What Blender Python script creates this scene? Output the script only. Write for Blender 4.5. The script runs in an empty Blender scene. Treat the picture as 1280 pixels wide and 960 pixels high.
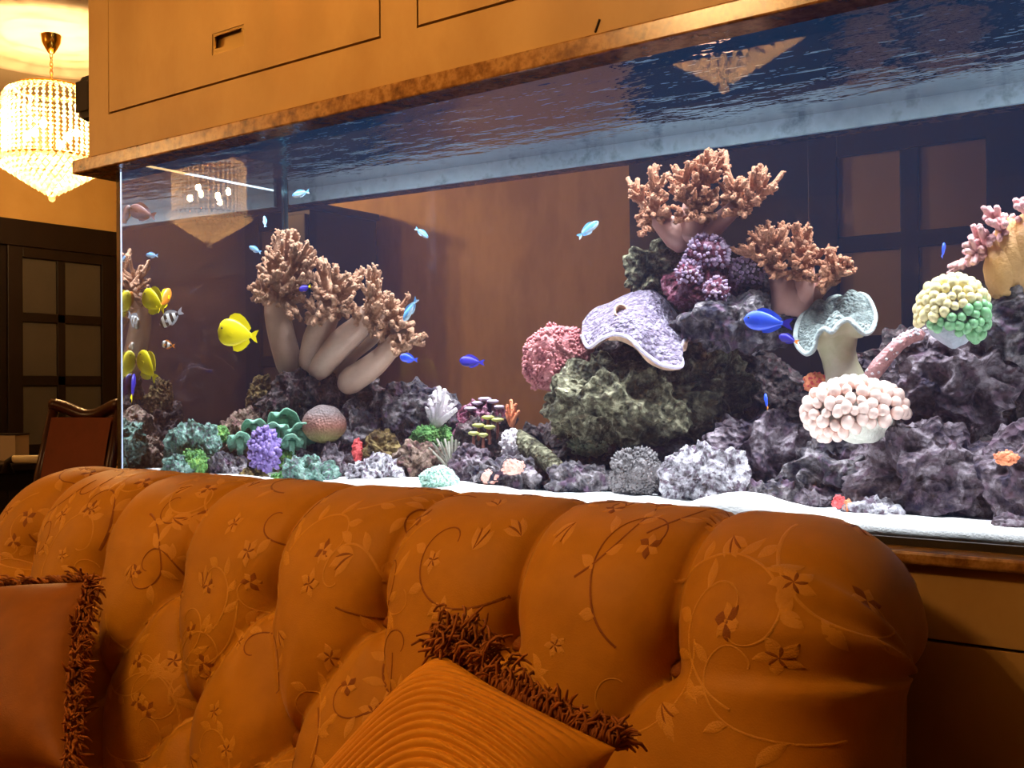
import bpy, bmesh, math, random
import numpy as np
from mathutils import Vector, Matrix, noise, Quaternion
random.seed(7)
S = bpy.context.scene
C = S.collection
PI = math.pi

# ------------------------------------------------------------------ camera
EYE = Vector((0.0, -1.60945, 1.13))
F = 1300.0
RIGHT = Vector((0.806736, 0.590870, -0.007035))
UP = Vector((0.0086355, 0.000115, 0.9999627))
FWD = Vector((-0.590849, 0.806767, 0.0050095))
cam_d = bpy.data.cameras.new('camera')
cam_d.sensor_width = 36.0
cam_d.lens = F / 1280 * 36.0
cam_d.clip_start = 0.02
cam = bpy.data.objects.new('camera', cam_d)
m = Matrix.Identity(4)
for i in range(3):
    m[i][0] = RIGHT[i]; m[i][1] = UP[i]; m[i][2] = -FWD[i]; m[i][3] = EYE[i]
cam.matrix_world = m
C.objects.link(cam)
S.camera = cam

# ------------------------------------------------------------------ world, exposure
S.view_settings.view_transform = 'Standard'
S.view_settings.look = 'None'
S.view_settings.gamma = 1.0
S.view_settings.exposure = 0.0
S.view_settings.use_curve_mapping = False
S.cycles.caustics_reflective = False
S.cycles.caustics_refractive = False
S.cycles.max_bounces = 14
S.cycles.transmission_bounces = 8
S.cycles.glossy_bounces = 8
S.cycles.transparent_max_bounces = 16
S.cycles.sample_clamp_indirect = 6.0
wd = bpy.data.worlds.new('room_dusk')
S.world = wd
wd.use_nodes = True
wd.node_tree.nodes['Background'].inputs[0].default_value = (1.0, 0.62, 0.30, 1)
wd.node_tree.nodes['Background'].inputs[1].default_value = 0.02

# tank sizes (front glass in the plane y = 0, x along the tank)
LX, RX = -2.479, 0.75
DEP = 0.989
ZB, ZT, ZW = 0.903, 1.710, 1.747
NW = 1.333
WARM = (1.0, 0.60, 0.24)
BULB = 2400.0           # brightness of each chandelier bulb
HAZE = 0.027            # scattering of the tank water
TANK_W = 52.0          # watts of each aquarium lamp

# aquarium lamps: three flat fittings in the hood above the water
def area_lamp(name, loc, sx, sy, w, col):
    d = bpy.data.lights.new(name, 'AREA'); d.shape = 'RECTANGLE'; d.size = sx; d.size_y = sy
    d.energy = w; d.color = col
    o = bpy.data.objects.new(name, d); o.location = loc
    C.objects.link(o); return o
LAMP_SPOTS = [(-1.95, 0.27), (-1.05, 0.27), (-0.15, 0.27)]

# ------------------------------------------------------------------ pixel -> place
def ray(px, py):
    return (RIGHT * (px - 640) + UP * (480 - py) + FWD * F).normalized()
def W(px, py, dep):
    """point at depth dep behind the front glass (bent by the water) or in front of it (dep<=0)"""
    r = ray(px, py)
    if dep <= 0:
        return EYE + r * ((dep - EYE.y) / r.y)
    g = EYE + r * (-EYE.y / r.y)
    q = r / NW
    q = Vector((q.x, math.sqrt(1 - q.x * q.x - q.z * q.z), q.z))
    return g + q * (dep / q.y)
def beyond(px, py, Y):
    p = W(px, py, DEP); r = ray(px, py)
    return p + r * ((Y - DEP) / r.y)
def atx(px, py, X):
    r = ray(px, py); return EYE + r * ((X - EYE.x) / r.x)
def atz(px, py, zc):
    return EYE + (RIGHT * (px - 640) / F + UP * (480 - py) / F + FWD) * zc
def frame(px, py, dep):
    p = W(px, py, dep)
    e = (W(px + 1, py, dep) - W(px - 1, py, dep)) / 2
    vsc = (W(px, py - 1, dep) - W(px, py + 1, dep)).z / 2
    r = ray(px, py)
    if dep > 0:
        q = r / NW; q = Vector((q.x, math.sqrt(1 - q.x ** 2 - q.z ** 2), 0))
    else:
        q = Vector((r.x, r.y, 0))
    q.normalize()
    rt = Vector((q.y, -q.x, 0))
    return p, rt, q, abs(e.x) * abs(rt.x), vsc

# ------------------------------------------------------------------ mesh helpers
def obj(name, verts, faces, mt, parent=None, smooth=True, mats=None, mi=None):
    me = bpy.data.meshes.new(name)
    me.from_pydata([tuple(v) for v in verts], [], faces)
    for x in ([mt] if mats is None else mats): me.materials.append(x)
    if mi is not None: me.polygons.foreach_set('material_index', mi)
    if smooth: me.polygons.foreach_set('use_smooth', [True] * len(me.polygons))
    me.update()
    o = bpy.data.objects.new(name, me); C.objects.link(o)
    if parent: o.parent = parent
    return o
def obj_np(name, V, Fq, mt, parent=None):
    me = bpy.data.meshes.new(name)
    me.vertices.add(len(V)); me.vertices.foreach_set('co', np.asarray(V, np.float32).ravel())
    n = len(Fq); k = len(Fq[0])
    me.loops.add(n * k); me.loops.foreach_set('vertex_index', np.asarray(Fq, np.int32).ravel())
    me.polygons.add(n)
    me.polygons.foreach_set('loop_start', np.arange(0, n * k, k, dtype=np.int32))
    me.polygons.foreach_set('use_smooth', [True] * n)
    me.materials.append(mt); me.update(calc_edges=True); me.validate()
    o = bpy.data.objects.new(name, me); C.objects.link(o)
    if parent: o.parent = parent
    return o
def from_mesh(name, me, parent=None, loc=(0, 0, 0), rot=None, scale=None):
    o = bpy.data.objects.new(name, me); C.objects.link(o)
    o.location = loc
    if rot is not None: o.rotation_euler = rot
    if scale is not None: o.scale = scale
    if parent: o.parent = parent
    return o
def empty(name, loc, rz=0):
    o = bpy.data.objects.new(name, None); o.empty_display_size = 0.05
    C.objects.link(o); o.location = loc; o.rotation_euler = (0, 0, rz); return o
def tag(o, label, cat, group=None, kind=None):
    o['label'] = label; o['category'] = cat
    if group: o['group'] = group
    if kind: o['kind'] = kind
    return o
def struct(o):
    o['kind'] = 'structure'; return o
class MB:
    def __init__(s): s.v = []; s.f = []
    def box(s, a, b):
        n = len(s.v)
        x0, y0, z0 = [min(a[i], b[i]) for i in range(3)]; x1, y1, z1 = [max(a[i], b[i]) for i in range(3)]
        s.v += [(x0,y0,z0),(x1,y0,z0),(x1,y1,z0),(x0,y1,z0),(x0,y0,z1),(x1,y0,z1),(x1,y1,z1),(x0,y1,z1)]
        s.f += [tuple(n + i for i in q) for q in ((0,3,2,1),(4,5,6,7),(0,1,5,4),(1,2,6,5),(2,3,7,6),(3,0,4,7))]
        return s
    def tube(s, pts, rad, k=8, cap=True, jit=0.0):
        pts = [Vector(p) for p in pts]; n0 = len(s.v); N = len(pts)
        ref = Vector((0.31, 0.52, 0.79)).normalized()
        t0 = (pts[1] - pts[0]).normalized()
        a = t0.cross(ref)
        if a.length < 1e-3: a = t0.cross(Vector((1, 0, 0)))
        a.normalize()
        for i, p in enumerate(pts):
            t = (pts[min(i + 1, N - 1)] - pts[max(i - 1, 0)])
            t = t.normalized() if t.length > 1e-9 else t0
            a = (a - t * a.dot(t)); a.normalize(); b = t.cross(a)
            r = rad[i] if hasattr(rad, '__len__') else rad
            for j in range(k):
                an = 2 * PI * j / k
                rr = r * (1 + jit * (random.random() - .5))
                s.v.append(tuple(p + (a * math.cos(an) + b * math.sin(an)) * rr))
        for i in range(N - 1):
            for j in range(k):
                q = n0 + i * k
                s.f.append((q + j, q + (j + 1) % k, q + k + (j + 1) % k, q + k + j))
        if cap:
            r = rad[-1] if hasattr(rad, '__len__') else rad
            s.v.append(tuple(pts[-1] + (pts[-1] - pts[-2]).normalized() * r * 0.7)); c = len(s.v) - 1
            q = n0 + (N - 1) * k
            for j in range(k): s.f.append((q + j, q + (j + 1) % k, c))
            s.v.append(tuple(pts[0])); c = len(s.v) - 1
            for j in range(k): s.f.append((n0 + (j + 1) % k, n0 + j, c))
        return s
    def lathe(s, prof, c=(0, 0, 0), k=24):
        n0 = len(s.v)
        for (r, z) in prof:
            for j in range(k):
                a = 2 * PI * j / k
                s.v.append((c[0] + r * math.cos(a), c[1] + r * math.sin(a), c[2] + z))
        for i in range(len(prof) - 1):
            for j in range(k):
                q = n0 + i * k
                s.f.append((q + j, q + (j + 1) % k, q + k + (j + 1) % k, q + k + j))
        return s
    def mesh(s, me_v, me_f, M):
        n0 = len(s.v)
        s.v += [tuple(M @ Vector(v)) for v in me_v]
        s.f += [tuple(n0 + i for i in q) for q in me_f]
        return s
    def build(s, name, mt, parent=None, smooth=False, bevel=0):
        o = obj(name, s.v, s.f, mt, parent, smooth)
        if bevel:
            b = o.modifiers.new('bevel', 'BEVEL'); b.width = bevel; b.segments = 2; b.limit_method = 'ANGLE'
        return o
ICO = {}
def ico(n):
    if n not in ICO:
        bm = bmesh.new(); bmesh.ops.create_icosphere(bm, subdivisions=n, radius=1)
        ICO[n] = ([tuple(v.co) for v in bm.verts], [tuple(v.index for v in f.verts) for f in bm.faces]); bm.free()
    return ICO[n]

# ------------------------------------------------------------------ materials
def srgb(r, g, b):
    f = lambda c: (c / 255) / 12.92 if c / 255 <= 0.04045 else ((c / 255 + 0.055) / 1.055) ** 2.4
    return (f(r), f(g), f(b), 1)
def mat(name, cols, scale=8, rough=0.6, bump=0.0, bscale=40, stretch=(1, 1, 1), detail=6, metal=0, pos=None, coat=0, spec=0.5,
        trans=None, voro=0, voro_scale=30, sheen=0):
    mt = bpy.data.materials.new(name); mt.use_nodes = True
    nt = mt.node_tree; nd = nt.nodes; L = nt.links
    b = nd['Principled BSDF']
    b.inputs['Roughness'].default_value = rough
    b.inputs['Metallic'].default_value = metal
    b.inputs['Coat Weight'].default_value = coat
    b.inputs['Specular IOR Level'].default_value = spec
    b.inputs['Sheen Weight'].default_value = sheen
    tc = nd.new('ShaderNodeTexCoord'); mp = nd.new('ShaderNodeMapping')
    mp.inputs['Scale'].default_value = stretch
    L.new(tc.outputs['Object'], mp.inputs['Vector'])
    if len(cols) == 1:
        b.inputs['Base Color'].default_value = cols[0]
    else:
        n = nd.new('ShaderNodeTexNoise'); n.inputs['Scale'].default_value = scale; n.inputs['Detail'].default_value = detail
        n.inputs['Roughness'].default_value = 0.62
        L.new(mp.outputs[0], n.inputs['Vector'])
        r = nd.new('ShaderNodeValToRGB')
        while len(r.color_ramp.elements) < len(cols): r.color_ramp.elements.new(0.5)
        for i, c in enumerate(cols):
            e = r.color_ramp.elements[i]; e.color = c
            e.position = pos[i] if pos else 0.32 + 0.36 * i / (len(cols) - 1)
        L.new(n.outputs['Fac'], r.inputs['Fac']); L.new(r.outputs[0], b.inputs['Base Color'])
    if bump:
        n2 = nd.new('ShaderNodeTexNoise'); n2.inputs['Scale'].default_value = bscale; n2.inputs['Detail'].default_value = 4
        L.new(mp.outputs[0], n2.inputs['Vector'])
        bp = nd.new('ShaderNodeBump'); bp.inputs['Strength'].default_value = bump; bp.inputs['Distance'].default_value = 0.01
        src = n2.outputs['Fac']
        if voro:
            v = nd.new('ShaderNodeTexVoronoi'); v.inputs['Scale'].default_value = voro_scale
            L.new(mp.outputs[0], v.inputs['Vector'])
            mx = nd.new('ShaderNodeMath'); mx.operation = 'MULTIPLY_ADD'; mx.inputs[1].default_value = -voro
            L.new(v.outputs['Distance'], mx.inputs[0]); L.new(n2.outputs['Fac'], mx.inputs[2]); src = mx.outputs[0]
        L.new(src, bp.inputs['Height']); L.new(bp.outputs[0], b.inputs['Normal'])
    return mt
M = {}
def live_rock(name, dark, mid, light, accent, acc_amt=0.5, scale=14):
    """reef rock: blotchy base, patches of coralline growth, pitted relief"""
    mt = bpy.data.materials.new(name); mt.use_nodes = True
    nt = mt.node_tree; nd = nt.nodes; L = nt.links; b = nd['Principled BSDF']
    b.inputs['Roughness'].default_value = 0.8; b.inputs['Specular IOR Level'].default_value = 0.25
    tc = nd.new('ShaderNodeTexCoord')
    n = nd.new('ShaderNodeTexNoise'); n.inputs['Scale'].default_value = scale; n.inputs['Detail'].default_value = 8; n.inputs['Roughness'].default_value = 0.7
    L.new(tc.outputs['Object'], n.inputs['Vector'])
    r = nd.new('ShaderNodeValToRGB'); r.color_ramp.elements.new(0.5)
    for e, c, p in zip(r.color_ramp.elements, (dark, mid, light), (0.38, 0.5, 0.63)): e.color = c; e.position = p
    L.new(n.outputs['Fac'], r.inputs[0])
    n3 = nd.new('ShaderNodeTexNoise'); n3.inputs['Scale'].default_value = scale * 2.1; n3.inputs['Detail'].default_value = 5
    mp = nd.new('ShaderNodeMapping'); mp.inputs['Location'].default_value = (3.1, 1.7, 8.2)
    L.new(tc.outputs['Object'], mp.inputs[0]); L.new(mp.outputs[0], n3.inputs['Vector'])
    r3 = nd.new('ShaderNodeValToRGB'); r3.color_ramp.elements[0].position = 0.62 - 0.2 * acc_amt; r3.color_ramp.elements[1].position = 0.72 - 0.2 * acc_amt
    L.new(n3.outputs['Fac'], r3.inputs[0])
    mx = nd.new('ShaderNodeMix'); mx.data_type = 'RGBA'
    L.new(r3.outputs[0], mx.inputs['Factor']); L.new(r.outputs[0], mx.inputs['A']); mx.inputs['B'].default_value = accent
    L.new(mx.outputs['Result'], b.inputs['Base Color'])
    v = nd.new('ShaderNodeTexVoronoi'); v.inputs['Scale'].default_value = 85
    L.new(tc.outputs['Object'], v.inputs['Vector'])
    ad = nd.new('ShaderNodeMath'); ad.operation = 'ADD'
    L.new(v.outputs['Distance'], ad.inputs[0]); L.new(n.outputs['Fac'], ad.inputs[1])
    bp = nd.new('ShaderNodeBump'); bp.inputs['Strength'].default_value = 0.7; bp.inputs['Distance'].default_value = 0.015
    L.new(ad.outputs[0], bp.inputs['Height']); L.new(bp.outputs[0], b.inputs['Normal'])
    return mt
M['wall'] = mat('painted_plaster', [srgb(166, 130, 74), srgb(173, 139, 85)], 3, 0.8, 0.05, 60, spec=0.18)
M['wall_brown'] = mat('brown_suede_paper', [srgb(157, 129, 75), srgb(176, 148, 89), srgb(162, 134, 78)], 4, 0.75, 0.1, 30, stretch=(1, 1, .4), spec=0.18)
M['ceiling'] = mat('ceiling_paint', [srgb(151, 136, 113)], rough=0.9)
M['rose'] = mat('plaster_rose', [srgb(184, 170, 152)], rough=0.85)
M['floor'] = mat('dark_floor', [srgb(49, 28, 16), srgb(68, 41, 23)], 5, 0.4)
M['wood'] = mat('dark_mahogany', [srgb(14, 6, 3), srgb(22, 10, 5)], 6, 0.5, 0.05, 40, stretch=(1, 1, .15), spec=0.18)
M['navywood'] = mat('black_stained_wood', [srgb(20, 14, 14), srgb(30, 20, 18)], 6, 0.4, stretch=(1, 1, .15), spec=0.18)
M['darkpane'] = mat('smoky_pane', [srgb(56, 51, 45), srgb(62, 55, 49)], 5, 0.5, spec=0.18)
M['frost'] = mat('frosted_pane', [srgb(166, 149, 125), srgb(170, 154, 130)], 5, 0.35, spec=0.18)
M['cab'] = mat('gold_lacquer', [srgb(157, 119, 68), srgb(166, 130, 77), srgb(151, 112, 61)], 2.5, 0.42, 0.03, 120, stretch=(1, 1, .6), spec=0.18)
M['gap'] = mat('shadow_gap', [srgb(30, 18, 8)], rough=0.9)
M['metal'] = mat('brushed_brass', [srgb(196, 160, 96)], rough=0.35, metal=1)
M['gold'] = mat('polished_gold', [srgb(214, 162, 62)], rough=0.18, metal=1)
M['black'] = mat('black_plastic', [srgb(26, 24, 30)], rough=0.45)
M['marble'] = mat('brown_marble', [srgb(65, 35, 11), srgb(122, 80, 35), srgb(151, 110, 59), srgb(86, 52, 20)], 34, 0.25, pos=[.3, .46, .58, .72], detail=9)
M['whitemarble'] = mat('pale_marble', [srgb(104, 132, 146), srgb(180, 208, 220), srgb(156, 184, 198)], 16, 0.5, pos=[.3, .48, .7], detail=8)
M['seam'] = mat('edge_glow_silicone', [srgb(190, 205, 235)], rough=0.3)  # pale lilac stands in for tank light glowing in the front pane edge
M['seam_dim'] = mat('dimmed_silicone', [srgb(90, 130, 140)], rough=0.4)  # darkened copy of the seam colour, offsetting its overlighting by the tank lamps
M['sofa'] = mat('ochre_satin', [srgb(160, 103, 14), srgb(170, 110, 17)], 22, 0.55, 0.12, 420, sheen=0.08, spec=0.12)
M['vine'] = mat('embroidery_gold', [srgb(188, 128, 32), srgb(180, 120, 28)], 60, 0.45, 0.3, 500, spec=0.2)
M['vine_dark'] = mat('embroidery_brown', [srgb(118, 62, 8), srgb(132, 72, 10)], 60, 0.5, 0.3, 500, spec=0.15)
M['cush'] = mat('rust_satin', [srgb(112, 62, 14), srgb(124, 70, 17)], 20, 0.55, 0.12, 380, spec=0.12)
M['rib'] = mat('ribbed_gold_cloth', [srgb(190, 124, 24), srgb(182, 116, 20)], 30, 0.6, 0.1, 400, spec=0.12)
M['fringe'] = mat('bullion_fringe', [srgb(112, 58, 16), srgb(150, 86, 28)], 30, 0.6, spec=0.12)
M['chairwood'] = mat('chair_mahogany', [srgb(40, 16, 9), srgb(54, 22, 12)], 8, 0.3, spec=0.18)
M['chairpad'] = mat('chair_rust_cloth', [srgb(88, 43, 22), srgb(98, 47, 25)], 12, 0.8, spec=0.18)
M['yellowwood'] = mat('honey_wood', [srgb(151, 101, 41), srgb(163, 115, 53)], 8, 0.4)
M['beige'] = mat('beige_card', [srgb(146, 122, 94)], rough=0.7)
M['candle'] = mat('ivory_wax', [srgb(173, 157, 124)], rough=0.5)
M['sand'] = mat('white_sand', [srgb(246, 246, 246), srgb(254, 254, 252)], 60, 0.9, 0.3, 300)
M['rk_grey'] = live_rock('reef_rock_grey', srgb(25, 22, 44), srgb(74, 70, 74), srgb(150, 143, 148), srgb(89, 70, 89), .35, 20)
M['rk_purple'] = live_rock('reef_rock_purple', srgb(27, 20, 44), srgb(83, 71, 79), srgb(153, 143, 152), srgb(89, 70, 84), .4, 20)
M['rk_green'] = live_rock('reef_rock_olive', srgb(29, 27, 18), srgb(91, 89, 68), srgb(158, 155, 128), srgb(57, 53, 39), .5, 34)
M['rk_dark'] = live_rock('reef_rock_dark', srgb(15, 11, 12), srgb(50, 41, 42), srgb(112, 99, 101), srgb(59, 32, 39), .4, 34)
M['rk_teal'] = live_rock('reef_rock_teal', srgb(43, 64, 61), srgb(87, 123, 112), srgb(149, 179, 169), srgb(96, 91, 105), .4, 44)
M['rk_white'] = live_rock('reef_rock_white', srgb(59, 53, 61), srgb(158, 154, 162), srgb(227, 227, 233), srgb(96, 81, 96), .45, 44)
M['rk_brown'] = live_rock('reef_rock_brown', srgb(39, 27, 22), srgb(101, 83, 70), srgb(162, 139, 127), srgb(110, 77, 77), .4, 34)
M['rk_ochre'] = live_rock('reef_rock_ochre', srgb(43, 34, 29), srgb(110, 91, 52), srgb(167, 146, 96), srgb(87, 66, 48), .3, 30)
M['rk_magenta'] = live_rock('reef_rock_magenta', srgb(36, 12, 22), srgb(92, 34, 54), srgb(180, 136, 156), srgb(104, 36, 62), .4, 51)
M['rk_lime'] = live_rock('reef_growth_lime', srgb(36, 60, 51), srgb(86, 130, 62), srgb(160, 200, 106), srgb(70, 110, 80), .4, 34)
M['stalk'] = mat('leather_coral_stalk', [srgb(178, 146, 126), srgb(196, 164, 144)], 14, 0.5, 0.1, 160)
M['finger'] = mat('leather_coral_tan', [srgb(160, 114, 84), srgb(190, 142, 110), srgb(212, 172, 140)], 60, 0.7, 1.0, 420)
M['finger2'] = mat('leather_coral_copper', [srgb(170, 108, 74), srgb(198, 136, 100), srgb(216, 164, 130)], 60, 0.7, 1.0, 420)
M['stalk2'] = mat('leather_coral_pink_stalk', [srgb(190, 142, 130), srgb(206, 160, 148)], 14, 0.5, 0.1, 160)
M['finger3'] = mat('finger_coral_mauve', [srgb(190, 136, 140), srgb(216, 168, 164)], 24, 0.6, 0.4, 260)
M['finger3b'] = mat('finger_coral_amber', [srgb(200, 150, 84), srgb(216, 170, 110)], 20, 0.55, 0.3, 200)

# ================================================================== STRUCTURE
CEIL = 3.0
XL, XR, YF, YBK = -6.62, 2.6, -4.6, 2.9
def room_box(name, a, b, mt):
    return struct(MB().box(a, b).build(name, mt))
room_box('floor', (XL - .3, YF - .3, -0.1), (XR + .3, YBK + .3, 0), M['floor'])
room_box('ceiling', (XL - .3, YF - .3, CEIL), (XR + .3, YBK + .3, CEIL + .1), M['ceiling'])
room_box('wall_left', (XL - .3, YF - .3, 0), (XL, YBK + .3, CEIL), M['wall'])
room_box('wall_right', (XR, YF - .3, 0), (XR + .3, YBK + .3, CEIL), M['wall'])
room_box('wall_front', (XL, YF - .3, 0), (XR, YF, CEIL), M['wall'])
room_box('wall_back', (XL, YBK, 0), (XR, YBK + .3, CEIL), M['wall_brown'])

# ---- glazed doors: frame, stiles and rails, one pane per light
def glazed_door(name, origin, ux, un, spec, wood, pane_mat, thick=0.05):
    """origin on the wall plane; ux along the wall, un out of it; spec: list of members/panes in (u,z)"""
    root = struct(empty(name, origin))
    def slab(nm, u0, u1, z0, z1, t0, t1, mt, bev=0.004):
        mb = MB()
        P = []
        for t in (t0, t1):
            for (u, z) in ((u0, z0), (u1, z0), (u1, z1), (u0, z1)):
                P.append(tuple(ux * u + un * t + Vector((0, 0, z))))
        mb.v = P
        mb.f = [(3, 2, 1, 0), (4, 5, 6, 7), (0, 1, 5, 4), (1, 2, 6, 5), (2, 3, 7, 6), (3, 0, 4, 7)]
        o = mb.build(nm, mt, root, bevel=bev)
        bm = bmesh.new(); bm.from_mesh(o.data); bmesh.ops.recalc_face_normals(bm, faces=bm.faces); bm.to_mesh(o.data); bm.free()
        return o
    for (nm, u0, u1, z0, z1, t0, t1) in spec:
        slab(nm, u0, u1, z0, z1, t0, t1, pane_mat if nm == 'pane' else wood, 0 if nm == 'pane' else 0.004)
    return root
# left wall door (plane x = XL, seen past the end of the tank)
def lz(px, py): p = atx(px, py, XL); return p.y, p.z
y0, zt1 = lz(24, 322); y1, _ = lz(68, 324); y2, _ = lz(78, 325); y3, _ = lz(123, 330)
_, zb1 = lz(24, 390.5); _, zt2 = lz(24, 402); _, zb2 = lz(24, 469.5); _, zt3 = lz(24, 482); _, zb3 = lz(24, 556)
_, ztop = lz(24, 276); yE, _ = lz(150, 300)
rows = [(zb1, zt1), (zb2, zt2), (zb3, zt3), (zb3 - .46, zb3 - .06), (zb3 - .92, zb3 - .52)]
spec = []
for (a, b) in rows:
    for (u0, u1) in ((y0, y1), (y2, y3)): spec.append(('pane', u0 - .01, u1 + .01, a - .01, b + .01, .012, .020))
ext = 0.45
spec += [('door_frame', y0 - ext - .7, y3 + 1.2, zt1 + .07, ztop, 0, .06),
         ('stile', y0 - .1, y0, 0.02, zt1 + .07, 0, .045), ('stile', y3, y3 + .1, 0.02, zt1 + .07, 0, .045),
         ('mullion', y1, y2, 0.1, zt1, 0.0, .036),
         ('rail', y0, y3, zt1, zt1 + .07, 0, .045), ('rail', y0, y3, 0.02, zb3 - .92, 0, .045)]
for (a, b), (c_, d_) in zip(rows[:-1], rows[1:]): spec.append(('rail', y0, y3, d_, a, 0, .036))
spec += [('side_panel', y3 + .1, y3 + 1.2, 0, zt1 + .07, 0, .03), ('side_panel', y0 - ext - .7, y0 - .1, 0, zt1 + .07, 0, .03)]
glazed_door('door_1', (XL, 0, 0), Vector((0, 1, 0)), Vector((1, 0, 0)), spec, M['wood'], M['darkpane'])
# back wall double doors (plane y = YBK, seen through the tank)
def bz(px, py): p = beyond(px, py, YBK); return p.x, p.z
x0, zt1 = bz(1050, 199); x1, _ = bz(1127, 191); x2, _ = bz(1150, 187); x3, _ = bz(1235, 177)
_, zb1 = bz(1050, 298); _, zt2 = bz(1050, 318); _, zb2 = bz(1050, 421); _, zt3 = bz(1050, 441)
ph = zt2 - zb2
rows = [(zb1, zt1), (zb2, zt2), (zt3 - ph, zt3), (zt3 - 2 * ph - .06, zt3 - ph - .06)]
w1 = x1 - x0; gapx = x2 - x1
cols = [(x0, x1), (x2, x3), (x3 + .16, x3 + .16 + w1), (x3 + .16 + w1 + gapx, x3 + .16 + 2 * w1 + gapx)]
spec = []
for (a, b) in rows:
    for (u0, u1) in cols: spec.append(('pane', u0 - .01, u1 + .01, a - .01, b + .01, .012, .02))
xw = bz(791, 300)[0]
spec += [('side_panel', xw, x0 - .12, 0, CEIL - .35, 0, .03), ('stile', x0 - .12, x0, .02, zt1 + .1, 0, .045),
         ('mullion', x1, x2, .1, zt1, 0, .036), ('stile', x3, x3 + .16, .02, zt1 + .1, 0, .045),
         ('mullion', cols[2][1], cols[3][0], .1, zt1, 0, .036), ('stile', cols[3][1], cols[3][1] + .12, .02, zt1 + .1, 0, .045),
         ('door_frame', x0 - .12, cols[3][1] + .12, zt1 + .1, CEIL - .35, 0, .05),
         ('rail', x0, cols[3][1], zt1, zt1 + .1, 0, .045), ('rail', x0, cols[3][1], .02, rows[-1][0], 0, .045)]
for (a, b), (c_, d_) in zip(rows[:-1], rows[1:]): spec.append(('rail', x0, cols[3][1], d_, a, 0, .036))
glazed_door('door_2', (0, YBK, 0), Vector((1, 0, 0)), Vector((0, -1, 0)), spec, M['navywood'], M['frost'])

# ceiling rose
rc = Vector((-5.17, 1.41, CEIL))
mb = MB(); prof = [(0.0, -.045), (.10, -.045), (.13, -.035), (.20, -.03), (.24, -.04), (.28, -.03), (.36, -.024), (.40, -.036), (.44, -.024),
                   (.52, -.018), (.56, -.034), (.60, -.040), (.64, -.030), (.66, 0)]
mb.lathe(prof[::-1], rc, 64)
struct(mb.build('trim_1', M['rose'], smooth=True))

# ================================================================== CHANDELIERS
crystal = bpy.data.materials.new('crystal_bead'); crystal.use_nodes = True
nt = crystal.node_tree; nd = nt.nodes; L = nt.links; nd.clear()
out = nd.new('ShaderNodeOutputMaterial'); tr = nd.new('ShaderNodeBsdfTranslucent'); gl = nd.new('ShaderNodeBsdfGlossy'); tp = nd.new('ShaderNodeBsdfTransparent')
tr.inputs[0].default_value = (1, .86, .66, 1); gl.inputs[0].default_value = (1, .96, .9, 1); gl.inputs['Roughness'].default_value = 0.2
tp.inputs[0].default_value = (1, .97, .92, 1)
m1 = nd.new('ShaderNodeMixShader'); m1.inputs[0].default_value = 0.42
m2 = nd.new('ShaderNodeMixShader'); m2.inputs[0].default_value = 0.45
L.new(tr.outputs[0], m1.inputs[1]); L.new(gl.outputs[0], m1.inputs[2])
L.new(m1.outputs[0], m2.inputs[1]); L.new(tp.outputs[0], m2.inputs[2]); L.new(m2.outputs[0], out.inputs[0])
bulbm = bpy.data.materials.new('lit_bulb'); bulbm.use_nodes = True
b = bulbm.node_tree.nodes['Principled BSDF']; b.inputs['Emission Color'].default_value = (1.0, .60, .24, 1); b.inputs['Emission Strength'].default_value = BULB
OCT = ([(0, 0, 1), (1, 0, 0), (0, 1, 0), (-1, 0, 0), (0, -1, 0), (0, 0, -1)],
       [(0, 1, 2), (0, 2, 3), (0, 3, 4), (0, 4, 1), (5, 2, 1), (5, 3, 2), (5, 4, 3), (5, 1, 4)])
HB, ZB0 = 0.35, 0.22          # body height and its bottom above the cone tip
def strand_mesh():
    mb = MB()
    n = 17
    for i in range(n):
        t = i / (n - 1)
        z = ZB0 + HB * t
        r = 0.228
        if t > .86: r -= 0.05 * ((t - .86) / .14) ** 2
        mb.mesh(*OCT, Matrix.Translation((r, 0, z)) @ Matrix.Rotation(.5 * i, 4, 'Z') @ Matrix.Diagonal((.012, .012, .0125, 1)))
    return mb
sm = strand_mesh(); strand_me = obj('crystal_strand', sm.v, sm.f, crystal, smooth=False); st_data = strand_me.data; bpy.data.objects.remove(strand_me)
def ring_beads(r, z, n, sz):
    mb = MB()
    for j in range(n):
        a = 2 * PI * (j + .5 * random.random() * .3) / n
        mb.mesh(*OCT, Matrix.Translation((r * math.cos(a), r * math.sin(a), z)) @ Matrix.Rotation(a, 4, 'Z') @ Matrix.Diagonal((sz, sz, sz * 1.15, 1)))
    return mb
RINGS = []
for i in range(9):
    t = i / 9
    r = 0.262 * (1 - t) ** 0.95; z = 0.195 - 0.165 * t
    mb = ring_beads(r, z, max(5, int(2 * PI * r / .034)), .0165)
    o = obj('crystal_ring', mb.v, mb.f, crystal, smooth=False); RINGS.append(o.data); bpy.data.objects.remove(o)
mb = MB(); v_, f_ = ico(2); mb.mesh(v_, f_, Matrix.Translation((0, 0, .016)) @ Matrix.Scale(.018, 4))
o = obj('drop_ball', mb.v, mb.f, crystal); DROP = o.data; bpy.data.objects.remove(o)
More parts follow.
